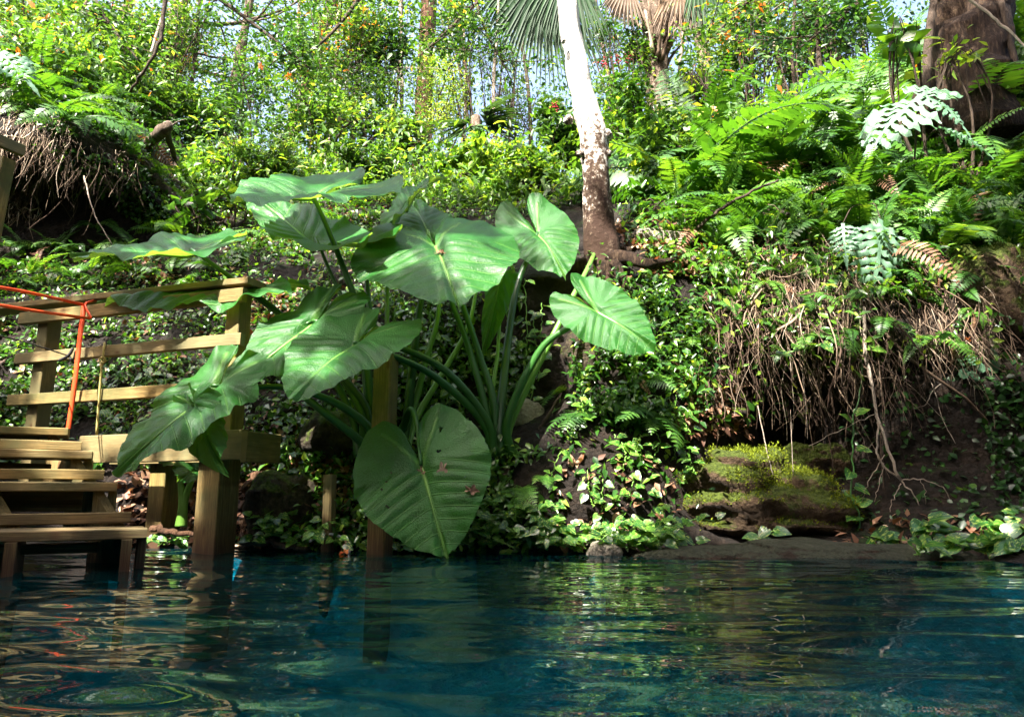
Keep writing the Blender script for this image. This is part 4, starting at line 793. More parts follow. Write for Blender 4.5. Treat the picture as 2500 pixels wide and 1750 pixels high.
# ------------------------------------------------------------------ palms
def fan(mb, c, d, L, droop, tint, n=38, spread=2.3, nrm=None):
    d = Vector(d).normalized(); u = Vector(nrm) if nrm else Vector((rng.normal(0, .3), rng.normal(0, .3), 1)); u = (u-d*u.dot(d)).normalized(); s_ = d.cross(u)
    for k in range(n):
        a = (k/(n-1)-.5)*spread*1.25; dk = d*math.cos(a)+s_*math.sin(a); l = L*(.72+.28*math.cos(a*1.1))*rng.uniform(.9, 1.05); w = .036+.018*L
        side = dk.cross(u); p = [Vector(c)]
        for i in range(1, 5):
            t = i/4; p.append(Vector(c)+dk*l*t*(1-.12*droop*t)+Vector((0, 0, -1))*droop*l*t**2.2*.55+u*.02*math.sin(k*2.1))
        V = []; ws = (.12, .8, 1, .6, .03)
        for i in range(5): V += [tuple(p[i]+side*w*.5*ws[i]+u*.006), tuple(p[i]-u*.004), tuple(p[i]-side*w*.5*ws[i]+u*.006)]
        q_ = [(i*3+j, i*3+j+1, i*3+4+j, i*3+3+j) for i in range(4) for j in (0, 1)]
        mb.add(V, [np.array(q_)], np.clip(tint+rng.normal(0, .12), 0, 1))
b0 = P(1600, 330, 9.6); b0.z = gz(b0.x, b0.y)-.1; pm = empty('cabbage_palm', b0, 'cabbage palm with old leaf bases and hanging brown fronds', 'palm')
head = P(1590, -60, 9.3); trunk(pm, [b0, P(1605, 160, 9.5), P(1598, 60, 9.4), head], (.19, .17, .19, .2), M['bark'], 14, 24, .25)
for k in range(26):
    a = rng.uniform(0, 6.28); c = P(1600, rng.uniform(-20, 150), 9.45); mb = MB(); p0 = c+Vector((math.cos(a)*.16, math.sin(a)*.16, -.1))
    tube(mb, bez([p0, p0+Vector((math.cos(a)*.12, math.sin(a)*.12, .22)), p0+Vector((math.cos(a)*.34, math.sin(a)*.3, .5))], 6), [.04, .022, .012], 5, rng.uniform(.4, 1)); mb.build('leaf_base', M['root'], pm)
for px, py, tx, ty, L, dr, mt in ((1330, -75, 1325, 140, 1.0, .5, 'palm'), (1280, -70, 1245, 70, .8, .7, 'palm'), (1385, -90, 1380, 60, .8, .7, 'palm'), (1660, -40, 1690, 90, .85, .6, 'deadpalm'), (1640, -20, 1660, 110, .7, .5, 'deadpalm'), (1530, -40, 1510, 60, .6, .7, 'deadpalm'), (1700, -60, 1745, 40, .7, .8, 'palm')):
    c = P(px, py, 9.2); t = P(tx, ty, 9.1); fr_ = MB(); fan(fr_, c, t-c, max(.45, (t-c).length*(1.1 if mt == 'palm' else .8)), dr*.9, .3 if mt == 'palm' else .35, n=34, spread=1.15, nrm=(.2, -1, .3))
    f_ = fr_.build('frond', M[mt], pm); mb = MB(); tube(mb, bez([head+Vector((0, 0, .1)), head.lerp(c, .5)+Vector((0, 0, .25)), c], 9), [.02, .01], 5, .5); mb.build('frond_stalk', M['stalk'], f_)
b0 = P(1160, 420, 8.6); b0.z = gz(b0.x, b0.y); pm = empty('palmetto', b0, 'small palmetto with stiff fan leaves in the bright gap', 'palm')
trunk(pm, [b0, P(1163, 330, 8.6), P(1162, 285, 8.6)], (.09, .08, .06), M['bark'], 10, 14, .3)
for a in (-2.6, -1.9, -1.1, -.4, .3, .9):
    c = P(1162+26*math.cos(a), 292-22*math.sin(a), 8.5); mb = MB(); fan(mb, c, (math.cos(a), -.3, .35*math.sin(a)+.05), .55, .3, .5, n=20); mb.build('frond', M['palm'], pm)

# ------------------------------------------------------------------ ferns
def frond_mesh(name, mat, L=1.0, pairs=26, pl=.17, pw=.035, a0=1.15, a1=-.55, toothed=False, seed=0):
    r_ = np.random.default_rng(seed); mb = MB(); n = 24; pts = [np.zeros(3)]; ang = np.linspace(a0, a1, n)
    for a in ang: pts.append(pts[-1]+np.array([0, math.cos(a), math.sin(a)])*L/n)
    pts = np.array(pts); tube(mb, pts, [.0055, .004, .0015], 3, .15, cap=False)
    for k in range(pairs):
        s_ = .10+.89*k/(pairs-1); i = min(n-1, int(s_*n)); p = pts[i]+(pts[i+1]-pts[i])*(s_*n-i) if i < n else pts[-1]
        t = pts[i+1]-pts[i]; t /= np.linalg.norm(t); up = np.cross([1, 0, 0], t); ln = pl*(min(1, s_*3.2+.25)*(1-max(0, (s_-.35)/.65)**1.7)+.03)*r_.uniform(.9, 1.08)
        for sg in (-1, 1):
            d = np.array([sg, 0, 0])*.93+t*.34+up*(.10-.25*r_.random()); d /= np.linalg.norm(d); ti = np.clip(r_.normal(.5, .12), 0, 1)
            w = pw*(.6+.4*ln/pl); f = np.cross(d, up); f /= np.linalg.norm(f); dn = -up*ln*.10
            if toothed:
                V = [p]; m_ = 6
                for j in range(1, m_+1):
                    u = j/m_; ww = w*(1-u**1.6)*.9+.001; b_ = p+d*ln*u+dn*u*u; V += [b_+f*ww*.35, b_+f*ww-d*ln*.03, b_-f*ww*.35, b_-f*ww-d*ln*.03]
                tri = []
                for j in range(m_):
                    if j == 0: tri += [(0, 1, 2), (0, 4, 3), (0, 3, 1)]
                    else:
                        o_ = 1+(j-1)*4; e_ = 1+j*4; tri += [(o_, e_, e_+1), (o_+2, e_+3, e_+2), (o_, e_+2, e_), (o_, o_+2, e_+2)]
                mb.add(V, [np.array(tri)], ti)
            else:
                V = [p, p+d*ln*.35+f*w*.5+dn*.1, p+d*ln*.35-f*w*.5+dn*.1, p+d*ln*.72+f*w*.36+dn*.5, p+d*ln*.72-f*w*.36+dn*.5, p+d*ln+dn*1.2]
                mb.add(V, [np.array([(0, 1, 2), (3, 5, 4)]), np.array([(1, 3, 4, 2)])], ti)
    return mb.mesh(name, mat)
FR_ = [frond_mesh('frond', M['fern'], 1, 26, .17, .040, 1.1, -.6, False, 1), frond_mesh('frond', M['fern'], 1, 22, .20, .045, .9, -.9, False, 2), frond_mesh('frond', M['fern'], 1, 24, .15, .045, .8, -.5, False, 3)]
FT_ = [frond_mesh('frond', M['fern'], 1, 17, .26, .042, .7, -.5, True, 4), frond_mesh('frond', M['fern'], 1, 15, .30, .046, .5, -.8, True, 5)]
DEADF = frond_mesh('frond', M['litter'], 1, 22, .13, .030, .6, -1.5, False, 9)
FR_.append(frond_mesh('frond', M['fern'], 1, 30, .14, .030, 1.35, .2, False, 6)); FR_.append(frond_mesh('frond', M['fern'], 1, 20, .22, .05, 1.2, -1.1, False, 7))
def fern(p, nrm, size, nf, label, grp, meshes, az=None, tiltr=(.2, .8)):
    e = empty('fern', p-nrm*.02, label, 'fern', grp)
    a0 = rng.uniform(0, 6.28)
    for k in range(nf):
        a = (a0+k*6.283/nf+rng.normal(0, .3)) if az is None else az+rng.normal(0, .7)
        qz = Quaternion((0, 0, 1), a-math.pi/2); qt = Quaternion((1, 0, 0), -rng.uniform(*tiltr)*.6+.15)
        lean = Vector((0, 0, 1)).rotation_difference((nrm*.45+Vector((0, 0, 1))).normalized())
        inst('frond', meshes[rng.integers(0, len(meshes))] if rng.random() > .07 else DEADF, e, (0, 0, 0), lean @ qz @ qt @ Quaternion((0, 1, 0), rng.normal(0, .35)), size*rng.uniform(.5, 1.25))
def inpoly(px, py, poly):
    c = False; j = len(poly)-1
    for i in range(len(poly)):
        xi, yi = poly[i]; xj, yj = poly[j]
        if (yi > py) != (yj > py) and px < (xj-xi)*(py-yi)/(yj-yi)+xi: c = not c
        j = i
    return c
def scatter(poly, n, mind=0):
    xs_ = [p[0] for p in poly]; ys_ = [p[1] for p in poly]; out = []; tries = 0
    while len(out) < n and tries < n*60:
        tries += 1; px = rng.uniform(min(xs_), max(xs_)); py = rng.uniform(min(ys_), max(ys_))
        if not inpoly(px, py, poly): continue
        if mind and any((px-a)**2+(py-b)**2 < mind*mind for a, b, *_ in out): continue
        h = hit(px, py)
        if h: out.append((px, py, h[0], h[1]))
    return out
def relabel(objs, what, per=12):        # rows by height in the photo, counted from the left
    def pix(o): q_ = Vector(o.location)-CO; yy = q_.y*cP+q_.z*sP; return CX+F*q_.x/yy, CY-F*(q_.z*cP-q_.y*sP)/yy
    objs = sorted(objs, key=lambda o: pix(o)[1]); nrow = max(1, math.ceil(len(objs)/per))
    for r_ in range(nrow):
        row = sorted(objs[r_*len(objs)//nrow:(r_+1)*len(objs)//nrow], key=lambda o: pix(o)[0])
        rn_ = ('' if nrow == 1 else ', %s row,' % ORD[r_] if r_ else ', top row,')
        for k, o in enumerate(row): o['label'] = '%s from left%s %s' % (what.split('|')[0].strip()+', '+ORD[k], rn_, what.split('|')[1].strip())
fz = 'sword ferns crowding the right slope'
for px, py, p, n in scatter([(1680, 330), (1850, 250), (2050, 180), (2560, 120), (2560, 640), (2200, 640), (1900, 600), (1700, 620), (1620, 500)], 120, 40):
    fern(p, n, rng.uniform(.45, 1.0)*(1.3 if p.y > 5.3 else .75), 6, 'sword fern among the dense ferns covering the upper right slope', fz, FR_, tiltr=(-.5, .8))
for px, py, p, n in scatter([(1680, 600), (2450, 620), (2400, 720), (1900, 740), (1700, 760)], 22, 55):
    fern(p, n, rng.uniform(.22, .36), 5, 'small fern on the lip above the hanging roots', 'ferns above the hanging roots', FR_)
for px, py, p, n in scatter([(-80, 60), (250, 110), (480, 260), (430, 330), (280, 330), (-80, 250)], 50, 34):
    fern(p, n, rng.uniform(.40, .75), 6, 'sword fern in the fern bank above the left root curtain', 'ferns above the left cliff', FR_)
for px, py, p, n in scatter([(-40, 590), (200, 610), (420, 560), (620, 600), (520, 690), (120, 700), (-40, 720)], 30, 45):
    fern(p, n, rng.uniform(.30, .50), 6, 'fern on the slope behind the railing', 'ferns behind the railing', FR_)
for px, py, p, n in scatter([(430, 440), (640, 430), (1000, 440), (980, 520), (700, 560), (450, 520)], 26, 45):
    fern(p, n, rng.uniform(.28, .42), 5, 'small fern on the slope behind the elephant ears', 'ferns behind the elephant ears', FR_)
for px, py, p, n in scatter([(1500, 480), (1640, 460), (1660, 560), (1560, 540)], 6, 40):
    fern(p, n, rng.uniform(.28, .42), 5, 'small fern beside the foot of the white tree', 'ferns by the white tree', FR_)
for k, (px, py, sz, lab) in enumerate(((300, 460, .42, 'pale sunlit fern hanging on the dark left cliff'), (360, 420, .36, 'light green fern on the edge of the left cliff'), (330, 385, .34, 'upright yellow fern by the broken log'), (240, 560, .40, 'fern below the dark left recess'), (60, 610, .55, 'large fern at the left edge above the railing'), (130, 620, .5, 'arching fern left of the long flat heart leaf'), (-10, 470, .4, 'fern under the handrail end'))):
    h = hit(px, py); fern(h[0], h[1], sz, 6, lab, None, FR_)
for k, (px, py, sz, nf, az, lab) in enumerate(((1440, 1010, .34, 4, -2.2, 'toothed fern below the sunlit heart leaf, nearest the stalks'), (1470, 960, .34, 4, -.3, 'toothed fern with a frond stretched right under the sunlit leaf'), (1590, 1010, .34, 5, -1.6, 'drooping toothed fern above the hanging vines'), (1620, 880, .28, 4, -.4, 'toothed fern left of the hanging roots'), (1700, 830, .25, 4, -.6, 'small toothed fern at the left end of the hanging roots'), (1560, 930, .30, 5, -1.2, 'toothed fern in the leafy patch below the sunlit leaf'),
         (1270, 1190, .22, 5, -1.5, 'dark little fern right of the front heart leaf'), (1330, 1160, .22, 5, -1.2, 'little fern between front heart leaf and vines'), (1210, 1250, .20, 4, -1.4, 'dark fern just behind the tip of the front heart leaf'), (1380, 950, .26, 4, -2.6, 'toothed fern reaching left towards the stalks'), (1540, 850, .26, 4, -.5, 'toothed fern right under the sunlit heart leaf'), (1660, 940, .24, 4, -1.4, 'toothed fern above the mossy boulder'))):
    h = hit(px, py); fern(h[0], h[1], sz, nf, lab, None, FT_, az, (.1, .6))
# blue-green lobed ferns
def star_frond(L=1., lobes=7, seed=0):
    r_ = np.random.default_rng(seed); mb = MB(); n = 60
    def pt(u, v): return np.array([u, v, -.28*v*v-.5*abs(u)**1.5*.4+.012*math.sin(v*60)*abs(u)*6+.015*math.sin(u*40+v*13)])
    V = []; q_ = []
    for i in range(n+1):
        v = i/n
        for j, u in enumerate((-.035, 0, .035)): V.append(pt(u*(1.2-v*.6), v))
    for i in range(n):
        for j in (0, 1): q_.append((i*3+j, i*3+j+1, i*3+4+j, i*3+3+j))
    mb.add(V, [np.array(q_)], .5)
    for k in range(lobes):
        v0 = .12+.72*k/(lobes-1); ln = .50*(1-.40*abs(k/(lobes-1)-.3)*2)*r_.uniform(.85, 1.1); w0 = .050*(.75+.3*ln/.5)
        for sg in (-1, 1):
            V = []; m_ = 18
            for i in range(m_+1):
                t = i/m_; cx_ = sg*(.02+ln*t); cy_ = v0+ln*t*.42-.10*ln*t*t; ww = w0*(math.sin(min(1, t*1.6+.35)*math.pi/2))*(1-max(0, (t-.55)/.45)**1.6)*.9*(1+.20*math.sin(t*26+k))+.002
                V += [pt(cx_+sg*.0-.3*ww*sg*-1, cy_-ww*.9), pt(cx_, cy_)+np.array([0, 0, .006]), pt(cx_-.3*ww*sg, cy_+ww*.9)]
            mb.add(V, [np.array([(i*3+j, i*3+j+1, i*3+4+j, i*3+3+j) for i in range(m_) for j in (0, 1)])], r_.uniform(.2, .8))
    V = []; m_ = 14
    for i in range(m_+1):
        t = i/m_; ww = .06*(1-t**1.8)*(1+.2*math.sin(t*22))+.001; y = .92+.36*t; V += [pt(-ww, y), pt(0, y), pt(ww, y)]
    mb.add(V, [np.array([(i*3+j, i*3+j+1, i*3+4+j, i*3+3+j) for i in range(m_) for j in (0, 1)])], .6)
    return mb.mesh('frond', M['star'])
ST = [star_frond(1, 7, 1), star_frond(1, 6, 2)]
def star(label, base, items):
    e = empty('blue_fern', base, label, 'fern', 'blue-green lobed ferns')
    for A, T, nrm, s_ in items:
        y = (T-A).normalized(); z = (Vector(nrm)-y*Vector(nrm).dot(y)).normalized(); x = y.cross(z)
        q_ = Matrix((x, y, z)).transposed().to_quaternion(); L = (T-A).length/1.25
        inst('frond', ST[s_], e, A-base, q_, L); mb = MB(); tube(mb, bez([base, base.lerp(A, .6)+Vector((0, 0, .06)), A], 10), [.004, .003], 5, .2); mb.build('frond_stalk', M['darktwig'], e)
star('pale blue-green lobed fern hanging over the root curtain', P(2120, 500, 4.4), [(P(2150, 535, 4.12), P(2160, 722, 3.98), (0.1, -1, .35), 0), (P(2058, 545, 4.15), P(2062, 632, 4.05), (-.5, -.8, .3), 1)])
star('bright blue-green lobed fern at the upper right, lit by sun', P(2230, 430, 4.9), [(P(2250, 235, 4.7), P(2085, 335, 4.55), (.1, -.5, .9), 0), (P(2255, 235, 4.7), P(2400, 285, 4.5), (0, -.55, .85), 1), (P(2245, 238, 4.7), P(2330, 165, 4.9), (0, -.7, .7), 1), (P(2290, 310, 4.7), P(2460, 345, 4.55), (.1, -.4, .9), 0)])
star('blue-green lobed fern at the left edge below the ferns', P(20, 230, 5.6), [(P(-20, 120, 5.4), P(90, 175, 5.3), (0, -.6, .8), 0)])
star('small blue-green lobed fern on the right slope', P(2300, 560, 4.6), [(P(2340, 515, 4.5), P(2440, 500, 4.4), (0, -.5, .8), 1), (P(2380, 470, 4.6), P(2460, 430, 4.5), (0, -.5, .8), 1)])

# ------------------------------------------------------------------ pothos vines
def pothos_mesh(seed):
    r_ = np.random.default_rng(seed); o_ = np.array([(.0, .0), (.16, -.10), (.34, -.06), (.44, .12), (.42, .36), (.30, .62), (.14, .84), (0, 1.0)])
    h_ = bez([(x, y, 0) for x, y in o_], 9); V = [(0, y, -.02-.18*y*y) for y in np.linspace(0, 1, 9)]
    for sg in (-1, 1):
        V += [(sg*x, y, .16*abs(x)+.03*r_.normal()-.18*y*y) for x, y, _ in h_[1:-1]]
    V = np.array(V); q_ = []; tr_ = []
    for b_, fl in ((9, 1), (16, 0)):
        for i in range(8):
            a1, a2 = i, i+1; o1 = b_+i-1 if i else None; o2 = b_+i if i < 7 else None
            f = [a1, a2]+([o2] if o2 is not None else [])+([o1] if o1 is not None else [])
            f = f if fl else f[::-1]
            (q_ if len(f) == 4 else tr_).append(f)
    return MB().add(V, [np.array(q_), np.array(tr_)], .5, V).mesh('leaf', M['pothos'])
PO = [pothos_mesh(k) for k in range(4)]
def leafq(d, n):
    d = Vector(d).normalized(); n = Vector(n); n = n-d*n.dot(d); n = n.normalized() if n.length > 1e-4 else Vector((0, -1, 0)); x = d.cross(n)
    return Matrix((x, d, n)).transposed().to_quaternion()
def vine(pts, label, nleaf, size=.06, rad=.0035, grp='variegated hanging vines', t0=.03, tint=.9, mat=None, down=.5):
    p = bez(pts, 30); e = empty('pothos_vine', Vector(p[-1]) if p[-1][2] < p[0][2] else Vector(p[0]), label, 'vine', grp)
    mb = MB(); pw = p+np.array([[rng.normal(0, .004), rng.normal(0, .004), 0] for _ in p]); tube(mb, pw, rad, 5, tint); mb.build('stem', M['stalk'], e)
    for k in range(nleaf):
        i = min(29, int((t0+(1-t0)*(k+rng.uniform(.2, .8))/nleaf)*29)); sg = -1 if k % 2 else 1
        sz = size*rng.uniform(.75, 1.25); d = Vector((sg*rng.uniform(.4, 1), -rng.uniform(.1, .8), rng.uniform(-down-.5, .45))); a_ = Vector(pw[i]); l0 = a_+Vector((sg*.018, -.018, .012))*rng.uniform(.6, 1.6)
        lf = inst('leaf', PO[rng.integers(0, 4)], e, l0-e.location, leafq(d, (rng.normal(0, .3), -.7, .8)), sz)
    return e
VN = ['leftmost long strand dropping to the waterline leaves', 'short strand left of the drooping toothed fern', 'strand directly below the drooping toothed fern', 'strand with large leaves in the middle of the vine curtain', 'thin strand right of the middle of the vine curtain', 'strand with big variegated leaves nearest the mossy boulder', 'kinked strand above the left shoulder of the mossy boulder']
for k, (pts, n, sz) in enumerate((([(1419, 1079, 3.86), (1400, 1180, 3.80), (1372, 1276, 3.74)], 7, .05), ([(1451, 1105, 3.84), (1446, 1180, 3.8), (1443, 1256, 3.76)], 6, .055), ([(1503, 1060, 3.86), (1497, 1142, 3.80), (1480, 1290, 3.70)], 9, .06), ([(1536, 1080, 3.86), (1528, 1190, 3.80), (1512, 1290, 3.72)], 9, .062), ([(1535, 1190, 3.82), (1545, 1280, 3.74)], 4, .05), ([(1555, 1120, 3.85), (1578, 1210, 3.78), (1590, 1300, 3.72)], 9, .075), ([(1645, 1085, 3.95), (1653, 1150, 3.92), (1646, 1185, 3.9)], 5, .06))):
    vine([P(*q_) for q_ in pts], 'variegated vine, '+VN[k], n, sz)
vine([P(2094, 740, 4.1), P(2104, 924, 4.02), P(2083, 1027, 3.98), P(2083, 1130, 3.95), P(2077, 1212, 3.92), P(2094, 1253, 3.9), P(2098, 1330, 3.8)], 'single green vine hanging beside the dead branch over the dark hollow', 11, .085, .005, None, .1, .5)
vine([P(1880, 870, 4.08), P(1950, 855, 4.05), P(2010, 840, 4.02)], 'yellow-green vine tip lying across the hanging roots', 7, .08, .004, None)
for k, (x0, y0, y1) in enumerate(((1245, 690, 900), (1280, 680, 960), (1300, 760, 1000), (1322, 740, 930), (1236, 860, 1040), (1190, 900, 1040))):
    vine([P(x0, y0, 4.18), P(x0+rng.normal(0, 6), (y0+y1)/2, 4.15), P(x0-8, y1, 4.1)], 'vine strand on the dark earth face between stalks and white tree', 9, .06, .003, 'vines on the earth face')
for k, (x0, y0, x1, y1, Y0) in enumerate(((700, 1010, 690, 1200, 4.05), (745, 1090, 760, 1230, 4.0), (780, 900, 760, 1040, 4.25), (860, 760, 850, 900, 4.5), (960, 720, 955, 900, 4.25), (1050, 760, 1040, 980, 4.2), (1090, 900, 1080, 1040, 4.1), (480, 850, 470, 960, 4.7), (340, 840, 355, 960, 4.8), (400, 900, 395, 990, 4.7), (250, 1000, 300, 1090, 4.6))):
    vine([P(x0, y0, Y0), P((x0+x1)/2+8, (y0+y1)/2, Y0-.03), P(x1, y1, Y0-.08)], 'small-leaved vine strand in the shade behind the stalks and rails', 8, .055, .003, 'vines in the shade behind the stalks')
k_ = 0
for px, py, p, nn in sorted(scatter([(1360, 960), (1660, 930), (1680, 1150), (1370, 1180)], 15, 30), key=lambda q_: q_[0]):
    L_ = rng.uniform(.14, .36); a_ = p+Vector((0, -.06, 0)); vine([a_, a_+Vector((rng.normal(0, .02), -.03, -L_*.5)), a_+Vector((rng.normal(0, .03), -.05, max(-L_, .03-a_.z)))], 'heart-leaved vine strand, %s from left over the bank below the sunlit leaf' % ((ORD+('twenty-first', 'twenty-second'))[k_]), int(4+L_*16), .048, .003, 'heart-leaved vines below the sunlit leaf'); k_ += 1
# creeping pothos along the waterline: short runners with leaves
def mat_of_leaves(poly, n, label, grp, sz, Yo=-.05, nl=5):
    for px, py, p, nn in scatter(poly, n, 18):
        d = Vector((rng.normal(), -.4*rng.random(), 0)).normalized(); a_ = p+Vector((0, Yo, .0))
        b_ = a_+d*rng.uniform(.10, .2)+Vector((0, -.03, rng.uniform(-.02, .05)))
        for v in (a_, b_): v.z = max(v.z, .012)
        vine([a_, (a_+b_)/2+Vector((0, -.02, .03)), b_], label, nl, sz, .0035, grp, down=.15)
mat_of_leaves([(1310, 1290), (1660, 1280), (1680, 1345), (1300, 1350)], 30, 'variegated runner in the leafy mat at the waterline left of the flat rock', 'runners at the waterline', .052)
mat_of_leaves([(840, 1270), (1300, 1230), (1300, 1345), (840, 1345)], 20, 'dark runner at the waterline behind the front heart leaf', 'runners behind the front leaf', .045)
mat_of_leaves([(590, 1290), (840, 1270), (840, 1345), (600, 1345)], 10, 'small runner at the waterline between the two posts', 'runners between the posts', .05)
mat_of_leaves([(380, 1320), (490, 1310), (490, 1345), (390, 1345)], 4, 'runner at the waterline between stairs and landing post', 'runners by the stairs', .05)
for k in range(22):
    px, py = rng.uniform(2240, 2540), rng.uniform(1275, 1392); Yd = 3.50-.32*(py-1275)/117; a_ = P(px, py, Yd); a_.z = max(a_.z, .03); b_ = a_+Vector((rng.normal(0, .1), -.05, rng.uniform(-.02, .06))); b_.z = max(.015, b_.z)
    vine([a_, (a_+b_)/2+Vector((0, 0, .03)), b_], 'variegated runner in the leafy clump at the right end of the flat rock', 4, .085, .004, 'runners at the right edge', down=.1)
for px, py, n, lab in ((1845, 1310, 4, 'three-leaved variegated sprig on the flat rock under the boulder'), (1780, 1340, 3, 'tiny variegated sprig at the left end of the flat rock'), (2130, 1320, 6, 'variegated sprig on the flat rock below the hanging vine')):
    a_ = P(px, py+25, 3.62); vine([a_, a_+Vector((.05, -.01, .05)), a_+Vector((.10, -.02, .09))], lab, n, .075, .0035, None, down=.0)
# scalloped grey-green leaves by the moss
e = empty('round_leaf_plant', P(2400, 880, 4.02), 'cluster of round scalloped leaves under the sunny moss', 'plant')
for px, py, s_ in ((2345, 885, .055), (2372, 880, .06), (2352, 912, .055), (2378, 918, .06), (2395, 898, .05), (2425, 895, .06), (2432, 920, .065), (2425, 860, .05)):
    c = P(px, py, 3.98); V = [(0, 0, 0)]+[((1+.07*math.cos(a*9))*math.cos(a), (1+.07*math.cos(a*9))*math.sin(a), .12) for a in np.linspace(0, 6.283, 37)[:-1]]
    V = np.array(V)*s_*.55; me = MB().add(V, [np.array([(0, 1+i, 1+(i+1) % 36) for i in range(36)])], .2).mesh('leaf', M['star'])
    inst('leaf', me, e, c-e.location, leafq((rng.normal(), 0, rng.normal()), (rng.normal(0, .2), -.8, .5)), 1.0); mb = MB(); tube(mb, [c, c.lerp(P(2400, 850, 4.1), .7)], .003, 4, .4); mb.build('leaf_stalk', M['stalk'], e)

# ------------------------------------------------------------------ hanging roots, dead branches, logs
def roots(polys, label, zl=(.1, .5)):
    mb = MB()
    for poly, n, lmin, lmax, r, tint in polys:
        for px, py, p, nn in scatter(poly, n):
            L = rng.uniform(lmin, lmax)*(1 if rng.random() < .93 else 1.8); p = p+nn*rng.uniform(.0, .11); q_ = [p]; d = Vector((rng.normal(0, .42), -.25+rng.normal(0, .25), -1)).normalized(); m_ = 7; cr = rng.random() < .18
            for i in range(m_):
                d = (d+Vector(rng.normal(0, .35 if cr else .13, 3))+Vector((0, 0, -.12))).normalized(); q_.append(q_[-1]+d*L/m_)
            tube(mb, q_, [r*rng.lognormal(0, .55), r*.4], 3, np.clip(rng.normal(tint, .22), 0, 1), cap=False)
    return tag(mb.build('hanging_roots', M['root']), label, 'roots', None, 'stuff')
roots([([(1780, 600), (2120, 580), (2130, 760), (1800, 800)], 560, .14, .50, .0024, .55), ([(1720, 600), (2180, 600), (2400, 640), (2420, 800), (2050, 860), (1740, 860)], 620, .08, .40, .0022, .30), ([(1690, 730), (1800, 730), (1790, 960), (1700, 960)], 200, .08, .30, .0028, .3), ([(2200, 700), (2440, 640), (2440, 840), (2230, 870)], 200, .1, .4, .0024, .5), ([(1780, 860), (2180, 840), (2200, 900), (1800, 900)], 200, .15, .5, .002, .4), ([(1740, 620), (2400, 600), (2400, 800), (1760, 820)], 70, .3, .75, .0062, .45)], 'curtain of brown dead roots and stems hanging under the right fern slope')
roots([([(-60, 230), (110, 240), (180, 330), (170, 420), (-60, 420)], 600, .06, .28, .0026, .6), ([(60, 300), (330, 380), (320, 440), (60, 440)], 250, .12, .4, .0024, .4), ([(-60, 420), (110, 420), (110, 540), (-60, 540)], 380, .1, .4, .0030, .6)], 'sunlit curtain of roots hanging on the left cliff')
db = P(2107, 750, 4.05); e = empty('dead_branch', db, 'pale dead branch hanging in front of the dark hollow', 'branch')
for nm, pts, r in (('stem', [db, P(2114, 860, 4.0), P(2128, 925, 3.98), P(2142, 1010, 3.95), P(2172, 1110, 3.9), P(2200, 1172, 3.88)], (.011, .007)), ('side_stem', [P(2142, 1030, 3.95), P(2140, 1090, 3.92), P(2150, 1125, 3.9), P(2200, 1172, 3.88)], (.006, .005)), ('twig', [P(2200, 1172, 3.88), P(2245, 1168, 3.85), P(2300, 1190, 3.83), P(2328, 1235, 3.82)], (.004, .002)), ('twig', [P(2200, 1172, 3.88), P(2235, 1215, 3.85), P(2252, 1270, 3.84)], (.004, .002)), ('twig', [P(2160, 1110, 3.9), P(2120, 1180, 3.9), P(2105, 1225, 3.9)], (.003, .0015)), ('twig', [P(2200, 1180, 3.87), P(2180, 1220, 3.87), P(2173, 1250, 3.87)], (.003, .0015)), ('twig', [P(2245, 1170, 3.85), P(2258, 1200, 3.84), P(2260, 1235, 3.84)], (.002, .0015)), ('twig', [P(2138, 1010, 3.95), P(2050, 1050, 3.95), P(1975, 1088, 3.95)], (.003, .0015)), ('twig', [P(2130, 1085, 3.93), P(2090, 1115, 3.93)], (.002, .0015)), ('twig', [P(2158, 1130, 3.9), P(2135, 1225, 3.9)], (.002, .0015))):
    mb = MB(); p = bez(pts, 14); p[1:-1] += rng.normal(0, .004, (12, 3)); tube(mb, p, r, 6); mb.build(nm, M['twig'], e)
e = empty('dead_branch', P(2441, 860, 4.0), 'knobbly thin branch hanging at the right edge', 'branch')
mb = MB(); p = bez([P(2420, 820, 4.05), P(2441, 883, 4.0), P(2470, 990, 3.95), P(2482, 1109, 3.9), P(2484, 1212, 3.85), P(2478, 1300, 3.8)], 26); p[1:-1] += rng.normal(0, .004, (24, 3)); tube(mb, p, [.009, .006, .005], 6); mb.build('stem', M['twig'], e)
for a_, b_ in (((2470, 990), (2500, 1050)), ((2482, 1100), (2497, 1105)), ((2455, 930), (2485, 975))):
    mb = MB(); tube(mb, [P(*a_, 3.95), P(*b_, 3.93)], [.004, .002], 5); mb.build('twig', M['twig'], e)
